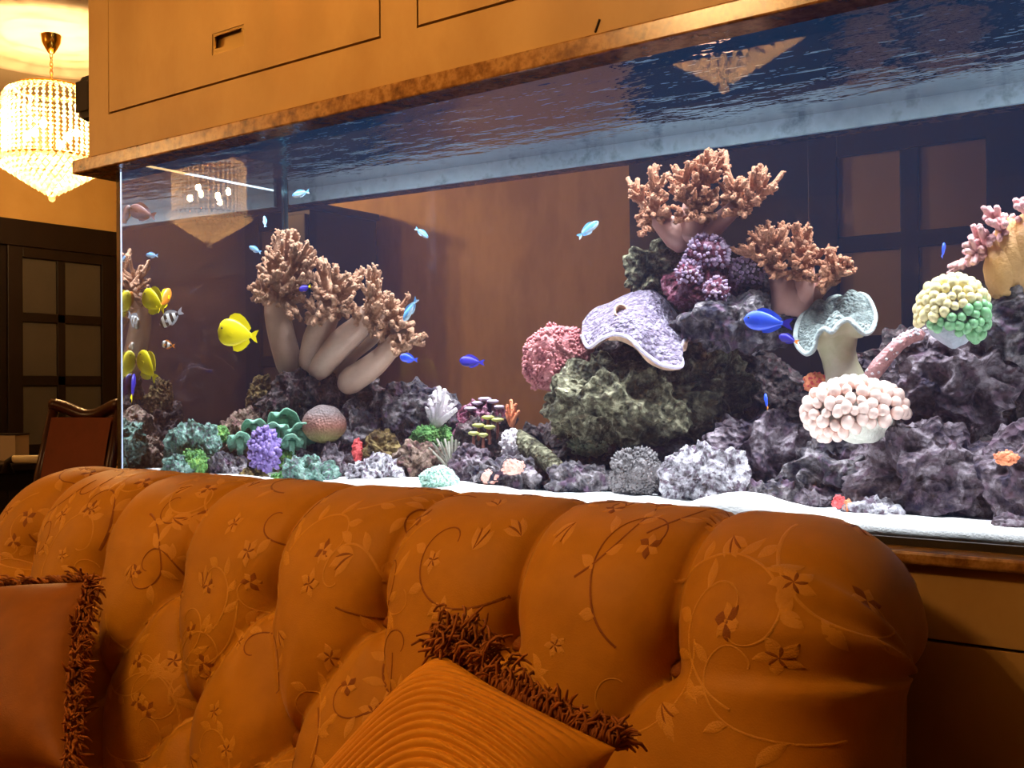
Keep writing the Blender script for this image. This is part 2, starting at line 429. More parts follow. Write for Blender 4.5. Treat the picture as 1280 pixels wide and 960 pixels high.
def chandelier(loc, label):
    root = tag(empty('chandelier', loc), label, 'chandelier', 'crystal chandeliers')
    top = CEIL - loc[2]
    mb = MB().lathe([(0.0, top - .004), (.062, top - .004), (.064, top - .018), (.05, top - .03), (.046, top - .07), (.03, top - .10), (.014, top - .125), (0, top - .13)], k=24)
    mb.build('canopy', M['gold'], root, True)
    mb = MB(); zz = top - .125
    links = []
    while zz > ZB0 + HB + .03: links.append(zz); zz -= .022
    for i, z in enumerate(links):
        pts = [(0.008 * math.cos(a) * (1 if i % 2 else 0), 0.008 * math.cos(a) * (0 if i % 2 else 1), z - .012 + .016 * math.sin(a)) for a in [2 * PI * k / 8 for k in range(9)]]
        mb.tube(pts, .0024, 5, cap=False)
    mb.build('chain', M['gold'], root, True)
    mb = MB(); mb.tube([(.178 * math.cos(a), .178 * math.sin(a), ZB0 + HB + .008) for a in [2 * PI * k / 32 for k in range(33)]], .006, 6, cap=False)
    mb.build('top_ring', M['gold'], root, True)
    mb = MB(); mb.tube([(.236 * math.cos(a), .236 * math.sin(a), ZB0 - .006) for a in [2 * PI * k / 32 for k in range(33)]], .006, 6, cap=False)
    for k in range(4):
        a = PI / 2 * k + .3; mb.tube([(.236 * math.cos(a), .236 * math.sin(a), ZB0 - .006), (0, 0, ZB0 + .02)], .004, 5)
    mb.build('bottom_ring', M['gold'], root, True)
    mb = MB(); mb.tube([(0, 0, ZB0 + .01), (0, 0, ZB0 + HB + .04)], .007, 8)
    for k in range(3):
        a = PI / 3 * 2 * k; mb.tube([(.178 * math.cos(a), .178 * math.sin(a), ZB0 + HB + .008), (0, 0, ZB0 + HB + .03)], .004, 5)
    mb.build('stem', M['gold'], root, True)
    N = 46
    for k in range(N):
        from_mesh('crystal_strand', st_data, root, rot=(0, 0, 2 * PI * k / N))
    for me in RINGS: from_mesh('crystal_ring', me, root)
    from_mesh('drop_ball', DROP, root)
    v_, f_ = ico(1)
    for k in range(6):
        a = 2 * PI * k / 6 + .2
        mb = MB().mesh(v_, f_, Matrix.Translation((.12 * math.cos(a), .12 * math.sin(a), ZB0 + .10 + (.05 if k % 2 else 0))) @ Matrix.Diagonal((.017, .017, .026, 1)))
        bo = mb.build('bulb', bulbm, root, True)
    return root
pA = atz(65, 252, 5.35)
chandelier((pA.x, pA.y, pA.z), 'lit crystal chandelier hanging directly in view from the plaster ceiling rose')
pB = atz(262, 310, 6.75); chandelier((pB.x, -pB.y, pB.z), 'crystal chandelier whose small reflection shows whole at the left of the aquarium glass')
pC = atz(905, 117, 3.4); chandelier((pC.x, -pC.y, pC.z), 'crystal chandelier seen only as a glittering cone reflected under the marble lintel')

# ================================================================== AQUARIUM CASE
aq = tag(empty('aquarium', (LX, 0, ZB)), 'long glass reef aquarium set between brown marble ledge and marble lintel', 'aquarium')
def apart(name, mb, mt, smooth=False, bevel=0):
    o = mb.build(name, mt, None, smooth, bevel); o.parent = aq; o.matrix_parent_inverse = Matrix.Translation((-LX, 0, -ZB)); return o
glass = bpy.data.materials.new('tank_glass'); glass.use_nodes = True
nd = glass.node_tree.nodes; nd.clear(); out = nd.new('ShaderNodeOutputMaterial'); g = nd.new('ShaderNodeBsdfGlass')
g.inputs['IOR'].default_value = NW; g.inputs['Roughness'].default_value = 0.0; g.inputs[0].default_value = (1, 1, 1, 1)
glass.node_tree.links.new(g.outputs[0], out.inputs[0])
# the front sheet: bends light like the water behind it, mirrors like polished plate glass
fglass = bpy.data.materials.new('front_plate_glass'); fglass.use_nodes = True
nd = fglass.node_tree.nodes; nd.clear(); L = fglass.node_tree.links; out = nd.new('ShaderNodeOutputMaterial')
g = nd.new('ShaderNodeBsdfRefraction'); g.inputs['IOR'].default_value = NW; g.inputs['Roughness'].default_value = 0
gg = nd.new('ShaderNodeBsdfGlossy'); gg.inputs['Roughness'].default_value = 0
fr = nd.new('ShaderNodeFresnel'); fr.inputs['IOR'].default_value = 1.8
mx = nd.new('ShaderNodeMixShader'); L.new(fr.outputs[0], mx.inputs[0]); L.new(g.outputs[0], mx.inputs[1]); L.new(gg.outputs[0], mx.inputs[2]); L.new(mx.outputs[0], out.inputs[0])
wet = bpy.data.materials.new('glass_wet_side'); wet.use_nodes = True
nd = wet.node_tree.nodes; nd.clear(); out = nd.new('ShaderNodeOutputMaterial'); g = nd.new('ShaderNodeBsdfTransparent')
wet.node_tree.links.new(g.outputs[0], out.inputs[0])
ZG = 1.80
def pane(name, a, b, outer):
    mb = MB().box(a, b)
    # face order: bottom, top, -y, +x, +y, -x
    mi = [1] * 6; mi[{'front': 2, 'right': 3, 'back': 4, 'left': 5}[outer]] = 0
    o = obj(name, mb.v, mb.f, None, None, False, mats=[fglass if outer == 'front' else glass, wet], mi=mi)
    o.parent = aq; o.matrix_parent_inverse = Matrix.Translation((-LX, 0, -ZB)); return o
TH = 0.012
pane('front_pane', (LX, 0, ZB), (RX, TH, ZG), 'front')
pane('back_pane', (LX, DEP - TH, ZB), (RX, DEP, ZG), 'back')
pane('end_pane', (LX, TH, ZB), (LX + TH, DEP - TH, ZG), 'left')
pane('end_pane', (RX - TH, TH, ZB), (RX, DEP - TH, ZG), 'right')
apart('corner_seam', MB().box((LX + .0005, .0005, ZB), (LX + .018, .009, ZG)), M['seam'])
apart('corner_seam', MB().box((LX + .0005, DEP - .012, ZB), (LX + .009, DEP - .0005, ZG)), M['seam_dim'])
apart('inner_rim', MB().box((LX + .03, DEP - .028, ZT - .005), (RX - .03, DEP - .013, ZG + .05)), M['whitemarble'])
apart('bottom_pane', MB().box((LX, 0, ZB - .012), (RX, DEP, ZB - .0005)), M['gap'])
# marble ledge under the glass and marble lintel over it
apart('marble_ledge', MB().box((LX - .10, -.052, ZB - .031), (RX + .1, DEP + .06, ZB - .0125)), M['marble'], bevel=.004)
lin = [((LX - .098, -.068, ZT), (RX + .1, -.0005, ZT + .037)), ((LX - .098, DEP + .001, ZT), (RX + .1, DEP + .068, ZT + .037)),
       ((LX - .098, 0, ZT), (LX - .001, DEP, ZT + .037)), ((RX + .001, 0, ZT), (RX + .1, DEP, ZT + .037))]
for a_, b_ in lin: apart('marble_lintel', MB().box(a_, b_), M['marble'], bevel=.004)
# water surface
water = bpy.data.materials.new('water_surface'); water.use_nodes = True
nt = water.node_tree; nd = nt.nodes; L = nt.links; nd.clear()
out = nd.new('ShaderNodeOutputMaterial'); tp = nd.new('ShaderNodeBsdfTransparent'); gl = nd.new('ShaderNodeBsdfGlossy'); gl.inputs['Roughness'].default_value = 0.02
geo = nd.new('ShaderNodeNewGeometry'); dot = nd.new('ShaderNodeVectorMath'); dot.operation = 'DOT_PRODUCT'
L.new(geo.outputs['Incoming'], dot.inputs[0]); L.new(geo.outputs['True Normal'], dot.inputs[1])
ab = nd.new('ShaderNodeMath'); ab.operation = 'ABSOLUTE'; L.new(dot.outputs['Value'], ab.inputs[0])
mr = nd.new('ShaderNodeMapRange'); mr.inputs['From Min'].default_value = .60; mr.inputs['From Max'].default_value = .70   # critical angle of water
L.new(ab.outputs[0], mr.inputs['Value'])
tc = nd.new('ShaderNodeTexCoord'); mp = nd.new('ShaderNodeMapping'); mp.inputs['Scale'].default_value = (1.0, 1.6, 1)
L.new(tc.outputs['Object'], mp.inputs[0])
n1 = nd.new('ShaderNodeTexNoise'); n1.inputs['Scale'].default_value = 9; n1.inputs['Detail'].default_value = 3
L.new(mp.outputs[0], n1.inputs['Vector'])
bp = nd.new('ShaderNodeBump'); bp.inputs['Strength'].default_value = .26; bp.inputs['Distance'].default_value = .03
L.new(n1.outputs['Fac'], bp.inputs['Height']); L.new(bp.outputs[0], gl.inputs['Normal'])
mx = nd.new('ShaderNodeMixShader'); L.new(mr.outputs[0], mx.inputs[0]); L.new(gl.outputs[0], mx.inputs[1]); L.new(tp.outputs[0], mx.inputs[2])
L.new(mx.outputs[0], out.inputs[0])
wo = obj('water_surface', [(LX + TH, TH, ZW), (RX - TH, TH, ZW), (RX - TH, DEP - TH, ZW), (LX + TH, DEP - TH, ZW)], [(0, 1, 2, 3)], water, None, False)
wr = tag(empty('water', (LX, 0, ZB)), 'clear blue tinted water filling the aquarium up to its rippling surface', 'water', kind='stuff')
wo.parent = wr; wo.matrix_parent_inverse = Matrix.Translation((-LX, 0, -ZB))
wv = bpy.data.materials.new('water_body'); wv.use_nodes = True
nd = wv.node_tree.nodes; nd.clear(); out = nd.new('ShaderNodeOutputMaterial'); vs0 = nd.new('ShaderNodeVolumeScatter')
vs0.inputs['Color'].default_value = (.12, .40, 1.0, 1); vs0.inputs['Density'].default_value = HAZE
wv.node_tree.links.new(vs0.outputs[0], out.inputs['Volume'])
wb = MB().box((LX + .0003, .0003, ZB + .0003), (RX - .0003, DEP - .0003, ZW - .0003)).build('water_body', wv, None)
wb.parent = wr; wb.matrix_parent_inverse = Matrix.Translation((-LX, 0, -ZB))

# hood cabinet over the tank
HY = -0.050; HX = LX - .045
hood = tag(empty('aquarium_hood', (LX, 0, ZT + .037)), 'gold lacquered cabinet hood with flush doors above the aquarium', 'cabinet')
def hpart(name, mb, mt, parent=None, bevel=0, smooth=False):
    o = mb.build(name, mt, None, smooth, bevel); o.parent = parent or hood
    o.matrix_parent_inverse = Matrix.Translation((-LX, 0, -(ZT + .037))); return o
Z0 = ZT + .0375; ZD = 1.856; HT = CEIL - .002
def hy(px, py): p = W(px, py, HY); return p.x, p.z
d1a, d1b = hy(136, 145)[0], hy(475, 43)[0]; d2a = hy(522, 27)[0]
g = .0022; ga = .0055
T = .02
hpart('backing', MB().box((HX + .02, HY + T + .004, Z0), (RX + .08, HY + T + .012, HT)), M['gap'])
hpart('bottom_rail', MB().box((HX, HY, Z0), (RX + .1, HY + T, ZD - ga)), M['cab'])
hpart('stile', MB().box((HX, HY, ZD - ga), (d1a - g, HY + T, HT)), M['cab'])
hpart('stile', MB().box((d1b + g, HY, ZD - ga), (d2a - g, HY + T, HT)), M['cab'])
d2b = d2a + (d1b - d1a); d3a = d2b + (d2a - d1b); d3b = RX
hpart('stile', MB().box((d2b + g, HY, ZD - ga), (d3a - g, HY + T, HT)), M['cab'])
hpart('stile', MB().box((d3b + g, HY, ZD - ga), (RX + .1, HY + T, HT)), M['cab'])
def hood_door(a, b_, hpx=None):
    z1 = HT - .02
    if hpx is None:
        d = hpart('door', MB().box((a + g, HY, ZD), (b_ - g, HY + T, z1)), M['cab'])
        return d
    hx0, hx1, hz0, hz1 = hpx
    mb = MB()
    mb.box((a + g, HY, ZD), (hx0, HY + T, z1)); mb.box((hx1, HY, ZD), (b_ - g, HY + T, z1))
    mb.box((hx0, HY, ZD), (hx1, HY + T, hz0)); mb.box((hx0, HY, hz1), (hx1, HY + T, z1))
    d = hpart('door', mb, M['cab'])
    # recessed pull: plate with a dark L-shaped slot
    w = hx1 - hx0; h = hz1 - hz0
    mb = MB()
    sx0, sx1 = hx0 + .06 * w, hx1 - .1 * w; sz1 = hz1 - .12 * h; sz0 = hz0 + .55 * h; lx = hx0 + .38 * w; lz0 = hz0 + .28 * h
    mb.box((hx0, HY + .002, hz0), (hx1, HY + .006, lz0)); mb.box((hx0, HY + .002, sz1), (hx1, HY + .006, hz1))
    mb.box((hx0, HY + .002, lz0), (sx0, HY + .006, sz1)); mb.box((sx1, HY + .002, lz0), (hx1, HY + .006, sz1))
    mb.box((lx, HY + .002, lz0), (sx1, HY + .006, sz0))
    mb.box((hx0, HY + .016, hz0), (hx1, HY + T, hz1))
    h_ = mb.build('recessed_pull', M['metal'], None); h_.parent = d
    return d
hx0, hz = hy(265, 52); hx1, _ = hy(305, 44); _, hz1 = hy(286, 36); _, hz0 = hy(286, 63)
hood_door(d1a, d1b, (hx0, hx1, hz0, hz1)); hood_door(d2a, d2b); hood_door(d3a, d3b)
p0 = W(749.5, 24, HY - .001); p1 = W(744, 40, HY - .001)
hpart('latch_pin', MB().tube([p0, p1], .0022, 6), M['gap'])
hpart('end_panel', MB().box((HX, HY + T, Z0), (HX + .02, DEP + .03, HT)), M['cab'])
hpart('end_panel', MB().box((RX + .08, HY + T, Z0), (RX + .1, DEP + .03, HT)), M['cab'])
hpart('back_panel', MB().box((HX, DEP + .03, Z0), (RX + .1, DEP + .05, HT)), M['cab'])
# lamps in the hood
for i, (x, y) in enumerate(LAMP_SPOTS):
    nm = ['left', 'middle', 'right'][i]
    r = tag(empty('aquarium_lamp', (x, y, 2.20)), 'white aquarium lamp hidden in the hood over the %s reef' % nm, 'lamp', 'aquarium lamps')
    MB().box((-.38, -.20, 0.004), (.38, .20, .06)).build('housing', M['black'], r, bevel=.006)
    MB().box((-.008, -.008, .06), (.008, .008, HT - 2.20)).build('hanger', M['black'], r)
    area_lamp('aquarium_lamp_light', (x, y, 2.198), .72, .36, TANK_W, (.86, .92, 1.0))
# speaker on the hood end
ps = atx(101, 119, HX - .05)
r = tag(empty('speaker', (HX - .06, ps.y + .06, ps.z)), 'small black speaker fixed to the left end of the hood', 'speaker')
hh = .062
MB().box((-.032, -.05, -hh), (.045, .05, hh)).build('cabinet', M['black'], r, bevel=.022)
MB().box((-.024, -.056, -hh + .02), (.037, -.0505, hh - .02)).build('grille', M['gap'], r, bevel=.005)
MB().box((.045, -.03, -.03), (.059, .03, .03)).build('bracket', M['black'], r)

# stand under the tank
stand = tag(empty('aquarium_stand', (LX, 0, 0)), 'gold lacquered panelled stand under the marble ledge', 'cabinet')
def spart(name, mb, mt, bevel=0):
    o = mb.build(name, mt, None, False, bevel); o.parent = stand; o.matrix_parent_inverse = Matrix.Translation((-LX, 0, 0)); return o
SZ = .762; SY = -.035
spart('core', MB().box((LX - .04, SY + .012, .0), (RX + .06, DEP + .03, ZB - .0315)), M['gap'])
spart('top_rail', MB().box((LX - .05, SY, SZ + .0025), (RX + .07, SY + .011, ZB - .032)), M['cab'])
xx = LX - .05; k = 0
edges = [LX - .05, -1.9, -1.15, -.62, .15, RX + .07]
for a_, b_ in zip(edges[:-1], edges[1:]):
    spart('door', MB().box((a_ + .0015, SY, .08), (b_ - .0015, SY + .011, SZ - .0025)), M['cab'])
spart('plinth', MB().box((LX - .05, SY + .004, .0), (RX + .07, SY + .011, .078)), M['gap'])
spart('end_panel', MB().box((LX - .06, SY, .0), (LX - .0405, DEP + .03, ZB - .032)), M['cab'])

# back room: tall dark cupboard left of the brown wall
cpx = beyond(477, 268, YBK)
cup = tag(empty('tall_cupboard', (cpx.x - .5, 2.66, 0)), 'tall dark wooden cupboard against the brown wall behind the tank', 'cupboard')
MB().box((-.48, -.24, .08), (.48, .22, cpx.z - .04)).build('body', M['wood'], cup)
MB().box((-.5, -.26, cpx.z - .038), (.5, .23, cpx.z)).build('cornice', M['wood'], cup, bevel=.01)
MB().box((-.46, -.22, 0), (.46, .21, .079)).build('plinth', M['wood'], cup)
for s_ in (-1, 1):
    d = MB().box((.006 if s_ > 0 else -.47, -.262, .1), (.47 if s_ > 0 else -.006, -.242, cpx.z - .06)).build('door', M['wood'], cup, bevel=.004)
    MB().box((.02 * s_, -.28, 1.0), (.035 * s_, -.2625, 1.15)).build('handle', M['gold'], d)

# ================================================================== DINING CORNER (left background)
def chair(loc, rz, label):
    r = tag(empty('dining_chair', loc, rz), label, 'chair')
    # back faces -y
    hw = .175
    for s_ in (-1, 1):
        MB().tube([(s_ * hw, .22, 0), (s_ * hw, .23, .45), (s_ * hw, .27, .8), (s_ * hw * .98, .34, 1.065)], [.018, .022, .022, .02], 8).build('back_post', M['chairwood'], r, True)
        MB().tube([(s_ * .22, -.22, 0), (s_ * .22, -.22, .44)], [.016, .024], 8).build('leg', M['chairwood'], r, True)
    pts = [(x_ * hw * 1.02, .335 + .02 * (1 - x_ * x_), 1.058 - .022 * math.cos(PI * x_)) for x_ in [i / 8 - 1 for i in range(17)]]
    MB().tube(pts, .026, 8).build('top_rail', M['chairwood'], r, True)
    mb = MB(); n = 10
    vs = []; fs = []
    for i in range(n + 1):
        z = .56 + .47 * i / n; y = .235 + (.325 - .235) * (i / n) ** 1.4
        for j in range(n + 1):
            x_ = (j / n - .5) * 2
            for q in (0, 1): vs.append((x_ * (hw - .02), y + .02 * (1 - x_ * x_) + (.03 * q - .015) * (1.0), z))
    W_ = (n + 1) * 2
    for i in range(n):
        for j in range(n):
            a = i * W_ + j * 2
            fs += [(a, a + 2, a + 2 + W_, a + W_), (a + 1, a + 1 + W_, a + 3 + W_, a + 3)]
    obj('back_panel', vs, fs, M['chairpad'], r)
    MB().tube([(-hw, .24, .55), (hw, .24, .55)], .018, 8).build('lower_rail', M['chairwood'], r, True)
    MB().box((-.25, -.25, .42), (.25, .24, .49)).build('seat', M['chairpad'], r, bevel=.02)
    return r
pc = atz(99, 525, 4.1) + Vector((.30 * math.sin(math.radians(14)), -.30 * math.cos(math.radians(14)), 0))
chair((pc.x, pc.y, 0), math.radians(14), 'dark mahogany dining chair with rust cloth back left of the aquarium')
# honey wood drawer chest half hidden behind the tank end
pq = atz(137, 527, 6.0)
r = tag(empty('drawer_chest', (pq.x + .36, pq.y + .1, 0)), 'honey coloured drawer chest peeking out beside the tank corner', 'chest')
hq = pq.z
MB().box((-.4, -.2, .06), (.4, .25, hq - .03)).build('body', M['gap'], r)
MB().box((-.42, -.235, hq - .028), (.42, .27, hq)).build('top', M['chairwood'], r, bevel=.006)
zt_ = hq - .035
for i in range(4):
    d = MB().box((-.39, -.225, zt_ - .19), (.39, -.2005, zt_)).build('drawer', M['yellowwood'], r, bevel=.004); zt_ -= .205
    MB().box((-.05, -.24, zt_ + .1), (.05, -.2255, zt_ + .115)).build('handle', M['gold'], d)
MB().box((-.38, -.18, 0), (.38, .23, .059)).build('plinth', M['chairwood'], r)
# bowl on the chest
r2 = tag(empty('wooden_tray', (pq.x - .02, pq.y + .02, hq)), 'shallow reddish wooden tray on the honey drawer chest', 'tray')
MB().lathe([(0, .004), (.07, .0), (.09, .035), (.084, .036), (.066, .01), (0, .012)], k=24).build('dish', M['chairwood'], r2, True)
MB().tube([(-.02, 0, .012), (.0, 0, .07), (.04, 0, .085)], .006, 6).build('handle', M['gold'], r2, True)
# dining table
pt = atz(-30, 585, 5.5)
tz = .78
r = tag(empty('dining_table', (pt.x - .1, pt.y - .25, 0), 0), 'dark dining table at the far left behind the sofa', 'table')
MB().box((-.6, -.42, tz - .04), (.6, .42, tz)).build('table_top', M['navywood'], r, bevel=.008)
MB().box((-.54, -.36, tz - .14), (.54, .36, tz - .041)).build('apron', M['navywood'], r)
for sx in (-1, 1):
    for sy in (-1, 1): MB().tube([(sx * .5, sy * .32, 0), (sx * .5, sy * .32, tz - .141)], [.025, .04], 10).build('leg', M['navywood'], r, True)
def on_table(px, py): 
    rr = ray(px, py); return EYE + rr * ((tz - EYE.z) / rr.z)
pb = on_table(8, 575)
r = tag(empty('tissue_box', (pb.x, pb.y, tz + .0005), .5), 'beige card box standing on the dark dining table', 'box')
MB().box((-.09, -.06, 0), (.09, .06, .13)).build('carton', M['beige'], r, bevel=.003)
MB().box((-.092, -.062, .1305), (.092, .062, .137)).build('lid', M['wood'], r)
pb = on_table(20, 592)
r = tag(empty('candle', (pb.x, pb.y, tz + .0005)), 'ivory candle lying in a dark holder on the dining table', 'candle')
MB().tube([(-.02, 0, .06), (.10, .05, .062)], .018, 12).build('wax', M['candle'], r, True)
MB().tube([(-.05, -.012, 0), (-.05, -.012, .05), (-.016, 0, .06)], [.03, .012, .02], 10).build('holder', M['wood'], r, True)

# ================================================================== SOFA
sofa = tag(empty('sofa', (-1.4, -.5, 0)), 'ochre satin sofa with deep buttoned rolled back in front of the aquarium', 'sofa')
def sofa_part(o): o.parent = sofa; o.matrix_parent_inverse = Matrix.Translation((1.4, .5, 0)); return o
prof = np.array([(-.60, .16), (-.575, .30), (-.53, .44), (-.487, .55), (-.445, .66), (-.405, .765), (-.378, .835), (-.325, .885), (-.25, .902), (-.18, .888),
                 (-.130, .845), (-.108, .78), (-.10, .66), (-.10, .5), (-.10, .32), (-.10, .16)])
def catmull(P, n):
    out = []
    Q = np.vstack([2 * P[0] - P[1], P, 2 * P[-1] - P[-2]])
    for i in range(len(P) - 1):
        p0, p1, p2, p3 = Q[i:i + 4]
        for t in np.linspace(0, 1, n, endpoint=False):
            out.append(.5 * ((2 * p1) + (-p0 + p2) * t + (2 * p0 - 5 * p1 + 4 * p2 - p3) * t * t + (-p0 + 3 * p1 - 3 * p2 + p3) * t ** 3))
    out.append(P[-1]); return np.array(out)
pr = catmull(prof, 24)
al = np.concatenate([[0], np.cumsum(np.linalg.norm(np.diff(pr, axis=0), axis=1))])
NT = 190
tt = np.linspace(0, al[-1], NT)
prY = np.interp(tt, al, pr[:, 0]); prZ = np.interp(tt, al, pr[:, 1])
icrest = int(np.argmax(prZ))
def t_of_z(z): return float(np.interp(z, prZ[:icrest], tt[:icrest]))
T1, T2, T3 = t_of_z(.765), t_of_z(.575), t_of_z(.385)
XA, XB = -2.20, -.515                # straight part of the back
CAPR, CAPL = .110, .17
BSP = .2525
row1 = [-.626 - BSP * k for k in range(7)]
row2 = [x - BSP / 2 for x in row1[:-1]]
row3 = row1[:]
segs = []
for x in row1: segs.append((x, T1, x, tt[-1], 0.0))
for x in row2:
    segs += [(x, T2, x + BSP / 2, T1, 1.0), (x, T2, x - BSP / 2, T1, 1.0), (x, T2, x + BSP / 2, T3, 1.0), (x, T2, x - BSP / 2, T3, 1.0)]
# columns: left cap, straight, right cap
NSt = 270; NC = 26
us = []
for i in range(NC): us.append(('L', (PI / 2) * (1 - i / NC)))
for i in range(NSt + 1): us.append(('S', XA + (XB - XA) * i / NSt))
for i in range(1, NC + 1): us.append(('R', (PI / 2) * i / NC))
NS = len(us)
zc_ = np.minimum(prZ, .765)
yfront = np.interp(zc_, prZ[:icrest], prY[:icrest])
yc_ = (yfront + -.10) / 2
base = np.zeros((NS, NT, 3)); sarr = np.zeros(NS); capk = np.zeros(NS)
for i, (k_, a) in enumerate(us):
    if k_ == 'S': x, sh, s_ = a, 1.0, a
    elif k_ == 'R': x, sh, s_ = XB + CAPR * math.sin(a), max(math.cos(a), .0) ** .75, XB + CAPR * a; capk[i] = a
    else: x, sh, s_ = XA - CAPL * math.sin(a), max(math.cos(a), 0.0) ** .75, XA - CAPL * a
    sarr[i] = s_
    base[i, :, 0] = x
    base[i, :, 1] = yc_ + sh * (prY - yc_)
    base[i, :, 2] = zc_ + sh * (prZ - zc_)
def normals(P):
    du = np.gradient(P, axis=0); dv = np.gradient(P, axis=1)
    n = np.cross(du, dv); l = np.linalg.norm(n, axis=2, keepdims=True); l[l < 1e-9] = 1
    return n / l
SS, TT_ = np.meshgrid(sarr, tt, indexing='ij')
d_c = np.full(SS.shape, 9.0)
for (x0, t0, x1, t1, sh) in segs:
    dx, dt = x1 - x0, t1 - t0
    u = np.clip(((SS - x0) * dx + (TT_ - t0) * dt) / (dx * dx + dt * dt), 0, 1)
    d = np.hypot(SS - (x0 + u * dx), TT_ - (t0 + u * dt)) + sh * .010 * 4 * u * (1 - u)
    if sh == 0: d = d + .045 * np.clip((TT_ - T1 - .04) / (tt[icrest] - T1 - .02), 0, 1) ** 1.2
    d_c = np.minimum(d_c, d)
d_b = np.full(SS.shape, 9.0)
for R_, T_ in ((row1, T1), (row2, T2), (row3, T3)):
    for x in R_: d_b = np.minimum(d_b, np.hypot(SS - x, TT_ - T_))
q = np.clip(d_c / .10, 0, 1)
disp = .056 * np.sqrt(1 - (1 - q) ** 2) - .024 * np.exp(-(d_b / .030) ** 2)
d_v = np.min([np.abs(SS - x) for x in row1], axis=0) + 9.0 * (TT_ < T1)
disp -= .006 * np.exp(-(d_c / .006) ** 2) + .007 * np.exp(-(d_v / .007) ** 2)
# gathered pleats at the right end
rightness = np.clip((SS - (XB - .07)) / .14, 0, 1)
for zf, amp, slope in ((.865, .014, -.10), (.825, .017, .05), (.755, .015, .16)):
    t0 = t_of_z(zf) + slope * (SS - XB)
    e = TT_ - t0
    disp += rightness * amp * np.where(e > 0, np.exp(-(e / .007) ** 2), np.exp(-(e / .032) ** 2))
# small creases of the cloth
for i in range(0):
    pass
fade = np.clip(np.array([math.cos(a) if k_ != 'S' else 1.0 for k_, a in us]), 0.0, 1)[:, None] ** .4
disp = np.where(TT_ > tt[icrest] + .16, np.minimum(disp, .02), disp)
N0 = normals(base)
if N0[NS // 2, icrest, 2] < 0: N0 = -N0
SP = base + N0 * (disp * (.35 + .65 * fade))[:, :, None]
SN = normals(SP)
if SN[NS // 2, icrest, 2] < 0: SN = -SN
idx = np.arange(NS * NT).reshape(NS, NT)
quads = np.stack([idx[:-1, :-1], idx[1:, :-1], idx[1:, 1:], idx[:-1, 1:]], axis=-1).reshape(-1, 4)
back = obj_np('backrest', SP.reshape(-1, 3), quads, M['sofa'])
sofa_part(back)
def surf(s, t, off=0.0):
    i = np.interp(s, sarr, np.arange(NS)); j = t / tt[-1] * (NT - 1)
    i0 = int(min(max(i, 0), NS - 2)); j0 = int(min(max(j, 0), NT - 2)); a = i - i0; b_ = j - j0
    f = lambda G: (G[i0, j0] * (1 - a) * (1 - b_) + G[i0 + 1, j0] * a * (1 - b_) + G[i0, j0 + 1] * (1 - a) * b_ + G[i0 + 1, j0 + 1] * a * b_)
    return f(SP) + f(SN) * off
# buttons
v_, f_ = ico(2)
for R_, T_ in ((row1, T1), (row2, T2)):
    for x in R_:
        p = Vector(surf(x, T_, .012)); n = Vector(surf(x, T_, 1.0)) - Vector(surf(x, T_, 0.0))
        Q = Vector((0, 0, 1)).rotation_difference(n).to_matrix().to_4x4()
        mb = MB().mesh(v_, f_, Matrix.Translation(p) @ Q @ Matrix.Diagonal((.017, .017, .009, 1)))
        sofa_part(mb.build('button', M['vine_dark'], None, True))
# embroidery: scrolling stems, leaves and blossoms laid on the cloth
rng = random.Random(21)
EL, ED = MB(), MB()
def ribbon(mb, pts, wid, off=.0012):
    """pts in (s,t); wid list"""
    n0 = len(mb.v); N = len(pts)
    for i, (s, t) in enumerate(pts):
        a = pts[min(i + 1, N - 1)]; c = pts[max(i - 1, 0)]
        dx, dy = a[0] - c[0], a[1] - c[1]; l = math.hypot(dx, dy) or 1
        nx, ny = -dy / l, dx / l; w = wid[i] / 2
        mb.v += [tuple(surf(s + nx * w, t + ny * w, .0004)), tuple(surf(s, t, off)), tuple(surf(s - nx * w, t - ny * w, .0004))]
    for i in range(N - 1):
        q = n0 + 3 * i
        mb.f += [(q, q + 3, q + 4, q + 1), (q + 1, q + 4, q + 5, q + 2)]
def leaf(mb, s, t, ang, ln, w, off=.0014):
    n = 7; pts = []; wd = []
    for i in range(n):
        u = i / (n - 1); bend = .25 * ln * u * u
        pts.append((s + math.cos(ang) * ln * u - math.sin(ang) * bend, t + math.sin(ang) * ln * u + math.cos(ang) * bend))
        wd.append(w * math.sin(PI * min(u * .97 + .03, 1)) + .0006)
    ribbon(mb, pts, wd, off)
def scroll(s, t, ang, size, hand):
    pts = []; a = ang; x, y = s, t; n = 46
    for i in range(n):
        pts.append((x, y)); u = i / n
        st = size / n * 2.6 * (1 - .55 * u)
        x += math.cos(a) * st; y += math.sin(a) * st
        a += hand * (.055 + .20 * u ** 1.8)
    ok = all(T3 - .15 < p[1] < tt[icrest] + .16 and XA - .15 < p[0] < XB + .13 for p in pts)
    if not ok: pts = [p for p in pts if T3 - .15 < p[1] < tt[icrest] + .16 and XA - .15 < p[0] < XB + .13]
    if len(pts) < 6: return
    ribbon(ED if rng.random() < .3 else EL, pts, [.0036 * (1 - .5 * i / len(pts)) for i in range(len(pts))])
    for i in (6, 13, 20, 27):
        if i + 1 >= len(pts): break
        p = pts[i]; aa = math.atan2(pts[i + 1][1] - p[1], pts[i + 1][0] - p[0])
        leaf(EL, p[0], p[1], aa + hand * -1.0 * (.6 + .5 * rng.random()), .022 + .014 * rng.random(), .013)
    p = pts[-1]
    if rng.random() < .6:
        for k in range(6): leaf(EL if k % 2 else ED, p[0], p[1], k * PI / 3 + ang, .016, .010)
def blossom(s, t, r):
    for k in range(5): leaf(EL, s, t, 2 * PI * k / 5 + s * 9, r, r * .55)
    for k in range(5): leaf(ED, s, t, 2 * PI * k / 5 + s * 9 + .6, r * .55, r * .22, .0018)
